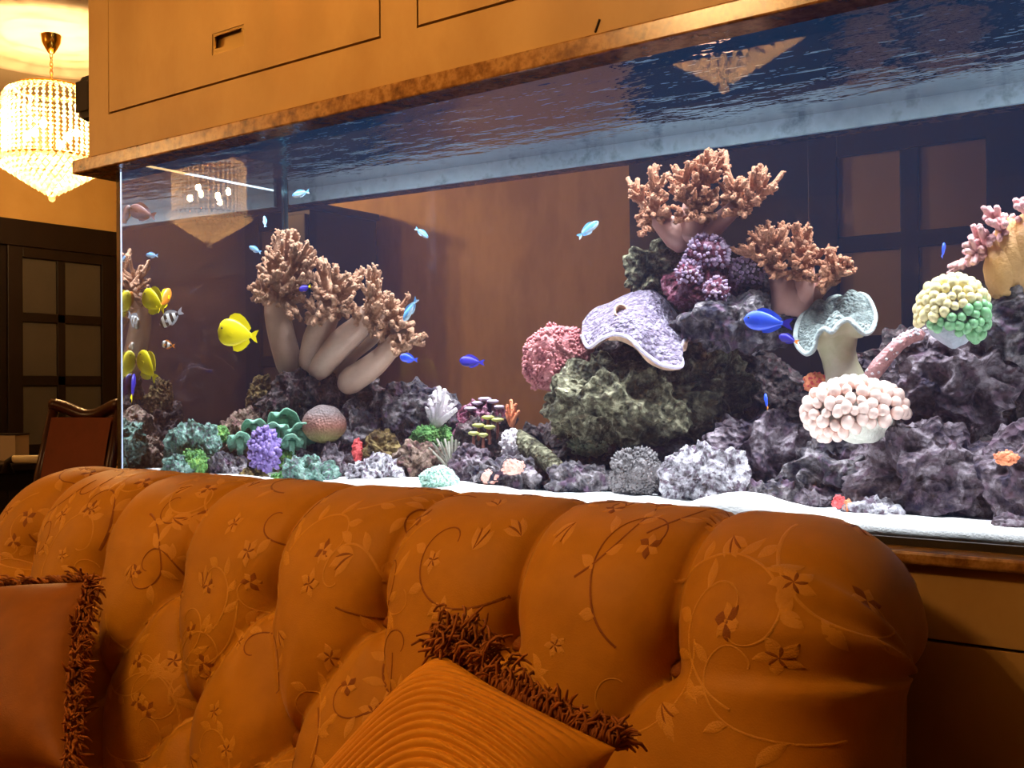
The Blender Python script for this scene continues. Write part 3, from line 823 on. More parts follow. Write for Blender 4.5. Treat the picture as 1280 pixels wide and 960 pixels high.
def bud(s, t, a, r):
    for k in (-.5, 0, .5): leaf(EL, s, t, a + k, r * (1.2 if k == 0 else 1.0), r * .42)
    leaf(ED, s, t, a + .25, r * .9, r * .15, .002); leaf(ED, s, t, a - .25, r * .9, r * .15, .002)
placed = []
tries = 0
while len(placed) < 210 and tries < 6000:
    tries += 1
    s, t = rng.uniform(XA - .05, XB + .10), rng.uniform(T3 - .05, tt[icrest] + .12)
    if all(math.hypot(s - a, t - b_) > .066 for a, b_ in placed):
        placed.append((s, t)); k = rng.random()
        if k < .5: scroll(s, t, rng.uniform(0, 2 * PI), rng.uniform(.10, .15), rng.choice((-1, 1)))
        elif k < .75: blossom(s, t, rng.uniform(.015, .022))
        else: bud(s, t, rng.uniform(0, 2 * PI), rng.uniform(.024, .034))
for mb, mt in ((EL, M['vine']), (ED, M['vine_dark'])):
    o = mb.build('embroidery', mt, None, True); o['kind'] = 'stuff'
    o.parent = back; o.matrix_parent_inverse = Matrix.Identity(4)
# seat, base, arms, feet
sofa_part(MB().box((-2.38, -1.14, .12), (-.42, -.50, .27)).build('seat_base', M['sofa'], None, bevel=.02))
for i, (a_, b_) in enumerate(((-2.38, -1.76), (-1.755, -1.105), (-1.10, -.46))):
    sofa_part(MB().box((a_, -1.15, .275), (b_, -.58, .42)).build('seat_cushion', M['sofa'], None, bevel=.045))
for x in (-.36, -2.50):
    mb = MB(); pts = [(x, -.42, .62), (x, -.6, .605), (x, -.9, .585), (x, -1.12, .57)]
    mb.tube(pts, [.085, .088, .088, .080], 20)
    mb.box((x - .06, -1.12, .12), (x + .06, -.5, .57))
    sofa_part(mb.build('arm', M['sofa'], None, True, bevel=.01))
for x in (-2.4, -.42):
    for y in (-1.08, -.2): sofa_part(MB().lathe([(0, 0), (.025, 0), (.035, .05), (.045, .119), (0, .119)], (x, y, 0), 16).build('foot', M['wood'], None, True))

# ------------------------------------------------------------------ cushions
def cushion(name, label, TL, TR, BL, BR, thick, mt, rib=0, edges=('top', 'right'), seed=3, ribdir=0, tuft=False):
    TL, TR, BL, BR = map(Vector, (TL, TR, BL, BR))
    ctr = (TL + TR + BL + BR) / 4
    n = (TR - BL).cross(TL - BR).normalized()
    if n.dot(EYE - ctr) < 0: n = -n
    root = tag(empty(name, BL * .5 + BR * .5), label, 'cushion')
    off = -(BL * .5 + BR * .5)
    n_ = nu_ = 330 if rib else 90
    V = []
    def pt(u, v, side):
        p = (TL * (1 - u) + TR * u) * v + (BL * (1 - u) + BR * u) * (1 - v)
        # concave edges, pointed corners
        cu, cv = (u - .5) * 2, (v - .5) * 2
        p = p + (ctr - p) * (.07 * (1 - (cu * cv) ** 2) * max(abs(cu), abs(cv)) ** 4)
        h = (max(0, 1 - cu ** 4) * max(0, 1 - cv ** 4)) ** .55
        d = thick / 2 * h
        if rib and side > 0:
            w_ = (u * .55 + v * .9) if ribdir == 0 else u
            ph = rib * (u ** 5 + max(v, 0) ** 5) ** .2
            d += 0.0055 * h * (abs(math.sin(PI * ph)) - .6)
        elif side > 0:
            d += .010 * h * (noise.noise(Vector((u * 3.2, v * 3.2, seed))) )
        return p + n * d * side
    for side in (1, -1):
        for i in range(nu_ + 1):
            for j in range(n_ + 1): V.append(tuple(pt(i / nu_, j / n_, side) + off))
    id_ = np.arange((nu_ + 1) * (n_ + 1)).reshape(nu_ + 1, n_ + 1)
    q1 = np.stack([id_[:-1, :-1], id_[1:, :-1], id_[1:, 1:], id_[:-1, 1:]], -1).reshape(-1, 4)
    q2 = q1[:, ::-1] + (nu_ + 1) * (n_ + 1)
    cov = obj_np('cover', np.array(V), np.vstack([q1, q2]), mt, root)
    r_ = random.Random(seed)
    for e in edges:
        mb = MB()
        for k in range(1500 if tuft else 760):
            t = r_.random() if not tuft or k < 1000 else 1.0 - abs(r_.gauss(0, .10))
            u, v = {'top': (t, 1.0), 'right': (1.0, t), 'left': (0.0, t), 'bottom': (t, 0)}[e]
            p = pt(u, v, 1) + off + n * r_.uniform(-.006, .006)
            if tuft and k >= 1000: p = p + Vector((r_.gauss(0, .022), r_.gauss(0, .012), abs(r_.gauss(0, .02)) - .004))
            o_ = {'top': (TL - BL), 'right': (TR - TL), 'left': (TL - TR), 'bottom': (BL - TL)}[e].normalized()
            al_ = {'top': (TR - TL), 'right': (TR - BR), 'left': (TL - BL), 'bottom': (BR - BL)}[e].normalized()
            ln = r_.uniform(.016, .032)
            d1 = (o_ + n * r_.uniform(-.5, .9) + al_ * r_.uniform(-.7, .7)).normalized()
            d2 = (o_ * .6 + n * r_.uniform(-1, .8) + al_ * r_.uniform(-1, 1) + Vector((0, 0, -.5))).normalized()
            pts = [p, p + d1 * ln * .5, p + d1 * ln * .7 + d2 * ln * .45, p + d1 * ln * .6 + d2 * ln * .8]
            mb.tube(pts, [.0015, .0021, .0021, .0012], 5)
        o = mb.build('fringe', M['fringe'], root, True); o['kind'] = 'stuff'
    return root, cov, pt, off, n
cushion('throw_cushion', 'rust satin cushion with bullion fringe at the left end of the sofa',
        W(-80, 731, -.54), W(108, 727, -.57), W(-95, 985, -.76), W(85, 965, -.74), .13, M['cush'], edges=('top', 'right'), seed=5)
Tc = W(556, 818, -.555); Rc = W(770, 935, -.66); Lc = Tc + (W(425, 965, -.70) - Tc) * 1.6
cushion('ribbed_cushion', 'ribbed gold cushion with fringed edge in the middle of the sofa',
        Lc, Tc, Lc + Rc - Tc, Rc, .13, M['rib'], rib=30, edges=('right',), seed=9, tuft=True)

# ================================================================== SAND AND REEF
def sand_h(x, y):
    return z_s
SP1 = W(540, 600, .16); SP2 = W(925, 622, .10); SP3 = W(1240, 668, .10)
def sand_z(x, y):
    z = ZB + .012
    z += .016 * math.exp(-((x - SP1.x) / .22) ** 2 - ((y - .20) / .16) ** 2)
    z += .034 * math.exp(-((x - SP2.x) / .10) ** 2 - ((y - .10) / .13) ** 2)
    z += .010 * noise.noise(Vector((x * 5, y * 5, 1))) + .003 * noise.noise(Vector((x * 23, y * 23, 2)))
    return max(z, ZB + .004)
nx_, ny_ = 260, 80
sv = []
for i in range(nx_ + 1):
    for j in range(ny_ + 1):
        x = LX + .013 + (RX - LX - .026) * i / nx_; y = .0125 + (DEP - .025) * j / ny_
        sv.append((x, y, sand_z(x, y)))
base_n = len(sv)
id_ = np.arange(base_n).reshape(nx_ + 1, ny_ + 1)
sf = np.stack([id_[:-1, :-1], id_[1:, :-1], id_[1:, 1:], id_[:-1, 1:]], -1).reshape(-1, 4).tolist()
# sides so that the bed shows its thickness against the glass
loop = [id_[i, 0] for i in range(nx_ + 1)] + [id_[nx_, j] for j in range(1, ny_ + 1)] + [id_[i, ny_] for i in range(nx_ - 1, -1, -1)] + [id_[0, j] for j in range(ny_ - 1, 0, -1)]
for k in loop: sv.append((sv[k][0], sv[k][1], ZB))
nl = len(loop)
for k in range(nl):
    a, b_ = loop[k], loop[(k + 1) % nl]; sf.append((a, base_n + k, base_n + (k + 1) % nl, b_))
so = obj('sand_bed', sv, sf, M['sand'])
tag(so, 'white sand bed covering the bottom of the aquarium', 'sand', kind='stuff')

def rock(px, py, w, h, dep, mt, label, seed=None, sub=4, rough=1.0, name='reef_rock', deep=.8, cat='rock', lump=1.0, small=False):
    """a pitted lump of live rock filling about w x h pixels at (px,py)"""
    seed = seed if seed is not None else int(px * 7 + py * 13)
    dep = fitdep(px, py, w, dep)
    p, rt, fw, hs, vs_ = frame(px, py, dep)
    rx, rz = w * hs / 2, h * vs_ / 2; ry = deep * (rx + rz) / 2
    ry = min(ry, dep - .03, DEP - .03 - dep) if dep > .05 else ry
    R0 = (rx + ry + rz) / 3
    sub = 4 if R0 < .02 else 5 if (R0 < .04 or small) else 6 if R0 < .13 else 7
    v, f = ico(sub)
    o_ = Vector((seed * .37 % 50, seed * .91 % 50, seed * .53 % 50))
    V = []
    a1, a2, a3 = min(.030, .32 * R0), min(.015, .17 * R0), min(.0065, .08 * R0)
    l1, l2, l3 = min(.075, R0 * .9), min(.028, R0 * .35), min(.011, R0 * .15)
    nz = noise.noise
    for q in v:
        q = Vector(q)
        b0 = Vector((q.x * rx, q.y * ry, q.z * rz)) * (.92 + .32 * lump * nz(q * 1.3 + o_))
        w1 = b0 + Vector((nz(b0 * 30 + o_), nz(b0 * 30 - o_), 0)) * .008
        d = a1 * (.9 - 2.4 * abs(nz(w1 / l1 + o_))) + a2 * (.6 - 2.6 * abs(nz(w1 / l2 + o_))) + a3 * nz(w1 / l3 + o_) * .9
        pit = nz(w1 / (l1 * .55) - o_)
        if pit > .22: d -= a1 * 2.2 * (pit - .22)
        b0 = b0 + q * d * rough
        V.append(rt * b0.x + fw * b0.y + Vector((0, 0, b0.z)))
    o = obj(name, V, f, mt)
    o.location = p
    return tag(o, label, cat, 'reef rocks' if cat == 'rock' else None)
def fitdep(px, py, w, dep):
    while dep > .06:
        p, rt, fw, hs, vs_ = frame(px, py, dep)
        if p.x - w * hs * .6 > LX + .02: break
        dep -= .02
    return dep
RK = [
 # left pile
 (406, 500, 160, 74, .51, 'rk_dark', 'dark reddish rock under the big left tree coral', 5),
 (512, 522, 120, 66, .54, 'rk_grey', 'grey rock sloping right from the left tree coral', 5),
 (447, 552, 48, 92, .44, 'rk_grey', 'upright grey rock right of the round brown coral', 4),
 (329, 498, 36, 46, .52, 'rk_ochre', 'ochre knob of rock at the left edge of the left pile', 4),
 (312, 560, 66, 76, .40, 'rk_brown', 'brown rock behind the purple soft coral', 4),
 (410, 578, 68, 42, .36, 'rk_purple', 'hollow purple flecked rock below the round brown coral', 4),
 (388, 600, 70, 42, .22, 'rk_teal', 'teal encrusted lump at the front of the left pile', 4),
 (256, 572, 42, 42, .34, 'rk_brown', 'pinkish brown rock above the green algae clump', 4),
 (285, 590, 46, 34, .26, 'rk_grey', 'low grey stone beside the green algae clump', 4),
 (318, 600, 32, 24, .20, 'rk_ochre', 'small mossy pebble in front of the purple soft coral', 3),
 (468, 592, 60, 36, .27, 'rk_white', 'white speckled dome of rock on the sand', 4),
 (524, 578, 60, 46, .36, 'rk_brown', 'brown rubble rock left of the striped tubes', 4),
 (476, 564, 40, 44, .40, 'rk_ochre', 'tan stone beside the red sponge', 4),
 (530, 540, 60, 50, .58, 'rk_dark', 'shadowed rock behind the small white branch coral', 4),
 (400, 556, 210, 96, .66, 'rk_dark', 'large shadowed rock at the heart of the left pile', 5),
 (240, 556, 60, 44, .30, 'rk_teal', 'green coated rock at the far left of the reef', 4),
 (222, 588, 34, 32, .16, 'rk_teal', 'teal rock near the left end glass', 4),
 # between the piles
 (588, 584, 46, 42, .32, 'rk_purple', 'small lilac rock right of the mint bead coral', 4),
 (640, 596, 90, 36, .30, 'rk_grey', 'low grey rock carrying the pink ball sponge', 4),
 (612, 548, 70, 50, .50, 'rk_dark', 'dark rock under the disc corals', 4),
 (604, 534, 56, 52, .56, 'rk_magenta', 'dark wine red rock behind the stalked disc corals', 4),
 (680, 572, 100, 60, .52, 'rk_dark', 'dark rock behind the leaning log', 4),
 (726, 604, 74, 38, .30, 'rk_grey', 'grey rubble stone at the foot of the centre boulder', 4),
 (755, 560, 120, 46, .46, 'rk_dark', 'shadowed stone under the centre boulder', 4),
 # centre pile
 (786, 504, 214, 84, .44, 'rk_green', 'large olive boulder carrying the centre corals', 5),
 (868, 484, 120, 100, .56, 'rk_green', 'olive flank of rock right of the centre boulder', 5),
 (805, 452, 190, 70, .60, 'rk_dark', 'dark rock shelf under the mauve plate coral', 5),
 (922, 402, 142, 52, .47, 'rk_grey', 'grey shelf rock below the magenta growth', 5),
 (865, 420, 150, 60, .62, 'rk_dark', 'shadowed rock behind the mauve plate coral', 4),
 (822, 336, 68, 66, .54, 'rk_green', 'olive rock knob under the top tree coral', 4),
 (878, 356, 84, 58, .48, 'rk_magenta', 'magenta encrusted rock at the centre of the reef top', 4),
 (932, 348, 70, 56, .56, 'rk_purple', 'purple rock under the right hand tree coral', 4),
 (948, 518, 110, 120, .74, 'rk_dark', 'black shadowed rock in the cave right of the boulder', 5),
 (880, 596, 96, 62, .30, 'rk_white', 'white flecked rubble rock left of the sand mound', 5),
 (950, 566, 120, 76, .46, 'rk_purple', 'broad lilac grey rock behind the sand mound', 5),
 (836, 566, 80, 40, .48, 'rk_grey', 'grey stone between boulder and bushy coral', 4),
 (900, 545, 70, 40, .55, 'rk_brown', 'small brown stone under the cave mouth', 4),
 # right pile
 (1194, 486, 140, 122, .46, 'rk_purple', 'big purple grey rock under the green bubble coral', 5),
 (1164, 602, 186, 118, .36, 'rk_purple', 'broad pitted purple rock at the lower right', 5),
 (1274, 394, 100, 112, .46, 'rk_grey', 'grey rock at the right edge under the finger coral', 5),
 (1052, 592, 124, 80, .42, 'rk_grey', 'grey rock below the white bubble coral', 5),
 (1278, 598, 90, 112, .30, 'rk_purple', 'purple rock with orange patch at the right edge', 5),
 (1100, 486, 76, 62, .54, 'rk_purple', 'purple rock holding the toadstool coral', 4),
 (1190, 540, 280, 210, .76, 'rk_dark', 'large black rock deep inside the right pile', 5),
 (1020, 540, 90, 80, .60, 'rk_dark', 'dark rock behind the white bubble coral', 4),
 (1090, 640, 66, 30, .24, 'rk_white', 'low bluish stone on the sand at the lower right', 4),
 (1275, 480, 80, 90, .50, 'rk_dark', 'dark rock between the two right edge rocks', 4),
 (1262, 655, 40, 22, .18, 'rk_purple', 'small lilac pebble on the sand at the right edge', 3),
]
for r_ in RK:
    px, py, w, h, dep, mt, lab, sub = r_
    rock(px, py, w * 1.1, h * 1.12, dep, M[mt], lab)
# rubble packed between and behind the named rocks
rr_ = random.Random(4)
RUB = [('rk_grey', 'grey'), ('rk_purple', 'lilac grey'), ('rk_dark', 'dark'), ('rk_brown', 'brown'), ('rk_green', 'olive'), ('rk_grey', 'grey')]
MARK = [(300, 'violet soft coral'), (345, 'green mushroom corals'), (405, 'round brown dome coral'), (447, 'red sponge'), (490, 'white speckled dome'), (540, 'green star polyps'), (575, 'striped tubes'),
        (612, 'stalked disc corals'), (655, 'leaning log'), (705, 'pink knob coral'), (745, 'olive bushy coral'), (795, 'grey bushy coral'), (845, 'mauve plate coral'), (885, 'white flecked rubble'),
        (935, 'cave mouth'), (985, 'big blue fish'), (1030, 'red clam'), (1070, 'white bubble coral'), (1115, 'pink encrusted branch'), (1160, 'broad pitted rock'), (1205, 'green bubble coral'), (1255, 'orange sponge patch'), (1310, 'right picture edge')]
seen = {}
for dep, step, zt_, rel in ((.36, 44, .035, 'in front of'), (.52, 50, .06, 'close behind'), (.70, 60, .09, 'far behind')):
    px = 262 + dep * 90
    while px < 1300:
        w = rr_.uniform(46, 74)
        # sits on the sand at that depth
        lo, hi = 500.0, 760.0
        for _ in range(24):
            mid = (lo + hi) / 2
            if W(px, mid, dep).z > ZB + zt_ * .55: lo = mid
            else: hi = mid
        if not (470 < px < 580 and dep < .4):
            mk, cn = rr_.choice(RUB)
            lm = min(MARK, key=lambda a: abs(a[0] - px))
            lab = '%s rubble stone %s the %s' % (cn, rel, lm[1])
            if lab in seen: lab += ', right one'
            seen[lab] = 1
            rock(px, lo, w, w * rr_.uniform(.6, .85), dep + rr_.uniform(-.03, .03), M[mk], lab, seed=int(px * 3 + dep * 1000), small=True)['group'] = 'reef rubble stones'
        px += step * rr_.uniform(.8, 1.25)

# ------------------------------------------------------------------ tree shaped leather corals
def inpoly(x, y, P):
    c = False; j = len(P) - 1
    for i in range(len(P)):
        if (P[i][1] > y) != (P[j][1] > y) and x < (P[j][0] - P[i][0]) * (y - P[i][1]) / (P[j][1] - P[i][1]) + P[i][0]: c = not c
        j = i
    return c
def lerp3(a, b_, t): return tuple(a[i] + (b_[i] - a[i]) * t for i in range(3))
def tree_coral(label, stalks, poly, n, dep, spread, fr, stalk_mat, fing_mat, seed, nubs=7, mind=9, name='tree_coral'):
    """stalks: polylines of (px,py,width px,depth); fingers fill the outline poly (pixels)"""
    rg = random.Random(seed)
    b0 = stalks[0][0]
    root = tag(empty(name, W(b0[0], b0[1], b0[3])), label, 'coral')
    rl = -root.location
    tops = []
    vsc = frame(b0[0], b0[1], dep)[4]
    for st in stalks:
        P = [W(a[0], a[1], a[3]) + rl for a in st]
        # smooth the polyline
        Q = []; R_ = []
        for i in range(len(P) - 1):
            for k in range(5):
                t = k / 5; p0 = P[max(i - 1, 0)]; p1 = P[i]; p2 = P[i + 1]; p3 = P[min(i + 2, len(P) - 1)]
                Q.append(.5 * ((2 * p1) + (p2 - p0) * t + (2 * p0 - 5 * p1 + 4 * p2 - p3) * t * t + (3 * p1 - p0 - 3 * p2 + p3) * t ** 3))
                R_.append((st[i][2] * (1 - t) + st[i + 1][2] * t) / 2 * 1.2 * vsc)
        Q.append(P[-1]); R_.append(st[-1][2] / 2 * 1.2 * vsc); R_[0] *= .55; R_[1] *= .85
        mb = MB().tube(Q, R_, 16)
        so_ = mb.build('stalk', stalk_mat, root, True)
        tops.append((st[-1], so_, []))
    xs = [p[0] for p in poly]; ys = [p[1] for p in poly]
    pts = []; tr_ = 0
    while len(pts) < n and tr_ < n * 60:
        tr_ += 1
        x, y = rg.uniform(min(xs), max(xs)), rg.uniform(min(ys), max(ys))
        if not inpoly(x, y, poly): continue
        dd = dep + rg.uniform(-spread, spread)
        if all((x - a) ** 2 + (y - b_) ** 2 + ((dd - c_) * 350) ** 2 > mind ** 2 for a, b_, c_ in pts): pts.append((x, y, dd))
    for (x, y, dd) in pts:
        best = min(tops, key=lambda T_: (T_[0][0] - x) ** 2 + (T_[0][1] + 10 - y) ** 2)
        best[2].append((x, y, dd))
    v1, f1 = ico(1)
    for (top, so_, tips) in tops:
        # gather each stalk's fingers into spatial bunches, each on a limb of its own
        if not tips: continue
        nb = max(1, len(tips) // 8)
        cen = rg.sample(tips, nb)
        for _ in range(5):
            gr = [[] for _ in cen]
            for t_ in tips:
                gr[min(range(nb), key=lambda k: (cen[k][0] - t_[0]) ** 2 + (cen[k][1] - t_[1]) ** 2 + ((cen[k][2] - t_[2]) * 260) ** 2)].append(t_)
            cen = [tuple(sum(a[i] for a in g_) / len(g_) for i in range(3)) if g_ else c_ for g_, c_ in zip(gr, cen)]
        for grp, (cx, cy, cd) in zip(gr, cen):
            if not grp: continue
            mb = MB()
            node = (top[0] + (cx - top[0]) * .66, top[1] + (cy - top[1]) * .66 + 5, top[3] + (cd - top[3]) * .7)
            lw = min(top[2] * .40, fr * 2.3)
            mb.tube([W(top[0], top[1] + 12, top[3]) + rl, W(top[0] * .6 + node[0] * .4, (top[1] + 8) * .6 + node[1] * .4 + 2, top[3] * .6 + node[2] * .4) + rl, W(*node) + rl],
                    [lw * 1.1 * vsc, lw * .9 * vsc, fr * 1.55 * vsc], 10)
            for (x, y, dd) in grp:
                pth = []; rad = []
                wob = (rg.uniform(-5, 5), rg.uniform(-5, 2))
                mid = (node[0] * .4 + x * .6 + wob[0] * .6, node[1] * .6 + y * .4 + 2 + wob[1] * .6, (node[2] + dd) / 2)
                for i in range(7):
                    t = i / 6
                    c_ = [(1 - t) ** 2 * node[j] + 2 * t * (1 - t) * mid[j] + t * t * (x, y, dd)[j] for j in range(3)]
                    pth.append(W(*c_) + rl); rad.append(fr * vsc * (1.15 - .25 * t) * rg.uniform(.88, 1.12))
                mb.tube(pth, rad, 7, jit=.25)
                for _ in range(nubs):
                    t = rg.uniform(.3, 1.0); i = min(int(t * 6), 5)
                    p = pth[i].lerp(pth[i + 1], t * 6 - i)
                    d = Vector((rg.uniform(-1, 1), rg.uniform(-1.1, .5), rg.uniform(-.4, 1))).normalized()
                    r0 = fr * vsc * rg.uniform(.34, .52)
                    c0 = p + d * fr * vsc * rg.uniform(.8, 1.25)
                    mb.mesh(v1, f1, Matrix.Translation(c0) @ d.to_track_quat('Z', 'Y').to_matrix().to_4x4() @ Matrix.Diagonal((r0, r0, r0 * 1.7, 1)))
            br = mb.build('branch', fing_mat, so_, True)
    return root
tree_coral('big tan tree coral with thick pale stalks on the left pile',
  [[(366, 470, 34, .50), (352, 420, 34, .50), (346, 385, 32, .50), (350, 356, 26, .50)],
   [(388, 466, 34, .46), (396, 425, 34, .45), (408, 396, 30, .45), (416, 372, 24, .46)],
   [(392, 470, 26, .44), (425, 430, 30, .42), (450, 408, 26, .43), (462, 388, 20, .44)],
   [(428, 482, 30, .44), (462, 460, 26, .42), (482, 442, 22, .42), (496, 424, 17, .43)],
   [(418, 470, 20, .50), (440, 442, 18, .50), (468, 420, 15, .50), (485, 395, 14, .50)]],
  [(342, 284), (364, 276), (386, 296), (398, 318), (414, 326), (430, 340), (462, 332), (474, 330), (478, 346), (486, 360), (498, 372), (512, 364), (512, 384), (502, 396),
   (522, 406), (538, 420), (536, 430), (518, 436), (496, 444), (474, 430), (452, 412), (430, 398), (400, 408), (378, 408), (356, 396), (330, 380), (308, 374), (306, 364), (322, 348), (324, 322), (336, 304)],
  460, .425, .095, 3.4, M['stalk'], M['finger'], 31, nubs=9, mind=5.4)
tree_coral('copper tree coral on the very top of the centre reef',
  [[(862, 304, 30, .50), (846, 292, 34, .50), (826, 276, 22, .50), (812, 258, 14, .50)],
   [(866, 304, 36, .50), (868, 282, 34, .50), (868, 262, 28, .50), (868, 246, 20, .50)],
   [(876, 300, 26, .50), (892, 284, 22, .50), (912, 266, 18, .50), (928, 252, 14, .50)]],
  [(784, 222), (798, 220), (806, 234), (812, 228), (812, 206), (824, 204), (836, 214), (842, 206), (868, 198), (886, 186), (898, 180), (908, 184), (906, 208), (916, 224), (930, 220),
   (946, 202), (958, 204), (958, 216), (976, 210), (982, 218), (970, 236), (954, 250), (936, 264), (944, 276), (920, 270), (900, 274), (876, 280), (850, 276), (826, 282), (812, 296), (796, 294), (794, 266), (798, 258), (784, 240)],
  340, .475, .08, 3.4, M['stalk2'], M['finger2'], 32, nubs=9, mind=5)
tree_coral('copper tree coral leaning right beside the blue fish',
  [[(990, 398, 44, .50), (986, 370, 40, .50), (974, 346, 24, .50), (964, 322, 15, .50)],
   [(988, 396, 36, .50), (1000, 368, 30, .50), (1006, 346, 22, .50), (1006, 326, 16, .50)],
   [(996, 394, 26, .52), (1018, 366, 20, .52), (1034, 350, 16, .52), (1044, 336, 12, .52)]],
  [(938, 290), (950, 278), (956, 268), (966, 286), (978, 272), (996, 266), (998, 280), (1010, 280), (1016, 288), (1004, 302), (1018, 300), (1032, 308), (1046, 310), (1054, 320), (1070, 326), (1072, 336),
   (1056, 346), (1044, 356), (1030, 366), (1014, 360), (1000, 350), (980, 350), (966, 348), (956, 338), (944, 326), (918, 318), (914, 308), (934, 304)],
  290, .475, .075, 3.3, M['stalk2'], M['finger2'], 33, nubs=9, mind=4.8)
tree_coral('mauve finger coral with amber stem at the upper right edge',
  [[(1264, 372, 46, .44), (1256, 330, 44, .42), (1248, 312, 30, .42), (1236, 300, 18, .42)],
   [(1270, 372, 46, .44), (1268, 322, 42, .42), (1262, 296, 30, .42), (1258, 278, 20, .42)],
   [(1282, 372, 46, .44), (1284, 312, 40, .42), (1286, 290, 30, .42), (1288, 270, 22, .42)]],
  [(1180, 336), (1190, 330), (1204, 318), (1204, 302), (1216, 294), (1216, 282), (1228, 276), (1224, 262), (1238, 256), (1250, 260), (1262, 258), (1268, 246), (1282, 246), (1310, 250), (1310, 300), (1270, 290), (1250, 300), (1236, 316), (1222, 330), (1206, 340), (1186, 344)],
  130, .42, .06, 4.2, M['finger3b'], M['finger3'], 34, nubs=0, mind=6.5, name='finger_coral')

# ------------------------------------------------------------------ corals made of lumps and bubbles
def lump_coral(name, label, px, py, w, h, dep, mt, cell, amp, base_mt=None, seed=1, deep=.7, n_nub=160, nub=3.2, nub_mt=None, up=0.0, long=1.0, cat='coral'):
    """rounded mound covered with small nubs (one joined mesh of nubs, too small to pick apart)"""
    dep = fitdep(px, py, w, dep)
    p, rt, fw, hs, vs_ = frame(px, py, dep)
    rx, rz = w * hs / 2, h * vs_ / 2; ry = min(deep * (rx + rz) / 2, dep - .03)
    root = tag(empty(name, p), label, cat)
    rg = random.Random(seed); o_ = Vector((seed * 3.7, seed * 1.3, seed * 2.9))
    v, f = ico(4); V = []
    for q in v:
        q = Vector(q); d = .88 + .18 * noise.noise(q * 1.4 + o_) + amp * noise.noise(q * cell + o_)
        V.append(rt * (q.x * rx * d) + fw * (q.y * ry * d) + Vector((0, 0, q.z * rz * d)))
    obj('mound', V, f, base_mt or mt, root)
    mb = MB(); v1, f1 = ico(1); k = 0
    while k < n_nub:
        q = Vector((rg.gauss(0, 1), rg.gauss(0, 1), rg.gauss(0, 1))).normalized()
        if q.y > .35 or q.z < up - .75: continue
        k += 1
        d = .90 + .18 * noise.noise(q * 1.4 + o_) + amp * noise.noise(q * cell + o_)
        c0 = rt * (q.x * rx * d) + fw * (q.y * ry * d) + Vector((0, 0, q.z * rz * d))
        nn = (rt * (q.x / rx) + fw * (q.y / ry) + Vector((0, 0, q.z / rz))).normalized()
        r0 = nub * vs_ * rg.uniform(.6, 1.15)
        mb.mesh(v1, f1, Matrix.Translation(c0) @ nn.to_track_quat('Z', 'Y').to_matrix().to_4x4() @ Matrix.Diagonal((r0, r0, r0 * long, 1)))
    o = mb.build('polyps', nub_mt or mt, root, True); o['kind'] = 'stuff'
    return root
def simple(name, *cols, bump=.5, bs=200, rough=.6): return mat(name, [srgb(*c) for c in cols], 30, rough, bump, bs)
m_pink = simple('pink_knob_coral', (140, 70, 76), (184, 112, 114), (206, 144, 144))
m_lilac = simple('lilac_frill_coral', (110, 78, 108), (170, 146, 176), (214, 200, 220))
m_mint = simple('mint_bead_coral', (170, 220, 205), (220, 245, 230))
m_green = simple('green_moss_polyps', (40, 84, 38), (78, 132, 62), (112, 164, 84))
m_purp = simple('violet_soft_coral', (84, 70, 130), (130, 108, 176), (160, 140, 200))
m_bushy = simple('grey_bushy_coral', (66, 62, 64), (112, 108, 110), (150, 144, 146))
m_red = simple('red_sponge', (190, 50, 56), (230, 96, 96))
m_orange = simple('orange_sponge', (210, 110, 70), (236, 150, 104))
m_salmon = simple('salmon_sponge', (204, 140, 130), (230, 176, 160))
m_white = simple('white_branch_coral', (206, 196, 206), (240, 232, 236))
m_olive = simple('olive_bushy_coral', (84, 92, 72), (128, 136, 104))
lump_coral('knob_coral', 'pink knobbly coral mound left of the mauve plate coral', 698, 450, 94, 92, .44, m_pink, 3, .12, seed=4, n_nub=620, nub=2.5, long=1.4)
lump_coral('frill_coral', 'upper lilac frilled coral clump on the magenta rock', 884, 316, 56, 48, .44, m_lilac, 3, .1, base_mt=M['rk_magenta'], seed=5, n_nub=170, nub=2.6, long=2.0)
lump_coral('frill_coral', 'left lilac frilled coral clump low on the magenta rock', 862, 342, 36, 34, .42, m_lilac, 3, .1, base_mt=M['rk_magenta'], seed=6, n_nub=80, nub=2.4, long=1.8)
lump_coral('frill_coral', 'lilac frilled coral dome left of the leaning tree coral', 934, 340, 48, 42, .48, m_lilac, 3, .1, base_mt=M['rk_purple'], seed=7, n_nub=150, nub=2.5, long=1.8)
lump_coral('frill_coral', 'small lilac frilled coral hanging from the magenta rock', 896, 364, 34, 36, .42, m_lilac, 3, .1, base_mt=M['rk_magenta'], seed=8, n_nub=60, nub=2.3, long=1.6)
lump_coral('bead_coral', 'pale mint bead coral ball on the sand', 549, 601, 50, 38, .10, m_mint, 4, .05, seed=9, n_nub=300, nub=2.1, long=1.3)
lump_coral('moss_polyps', 'bright green star polyp mat right of the left pile', 540, 547, 56, 36, .44, m_green, 4, .15, seed=10, n_nub=260, nub=2.0, long=1.5)
lump_coral('soft_coral', 'violet soft coral clump at the front of the left pile', 331, 564, 40, 58, .22, m_purp, 3.5, .25, seed=11, n_nub=120, nub=3.6, long=1.6)
lump_coral('algae_clump', 'green algae clump at the lower left front glass', 243, 580, 36, 42, .20, m_green, 3, .2, base_mt=M['rk_lime'], seed=12, n_nub=140, nub=2.6, long=1.0)
lump_coral('algae_clump', 'small green algae tuft left of the teal lump', 350, 603, 28, 28, .18, m_green, 3, .2, base_mt=M['rk_lime'], seed=13, n_nub=90, nub=2.3)
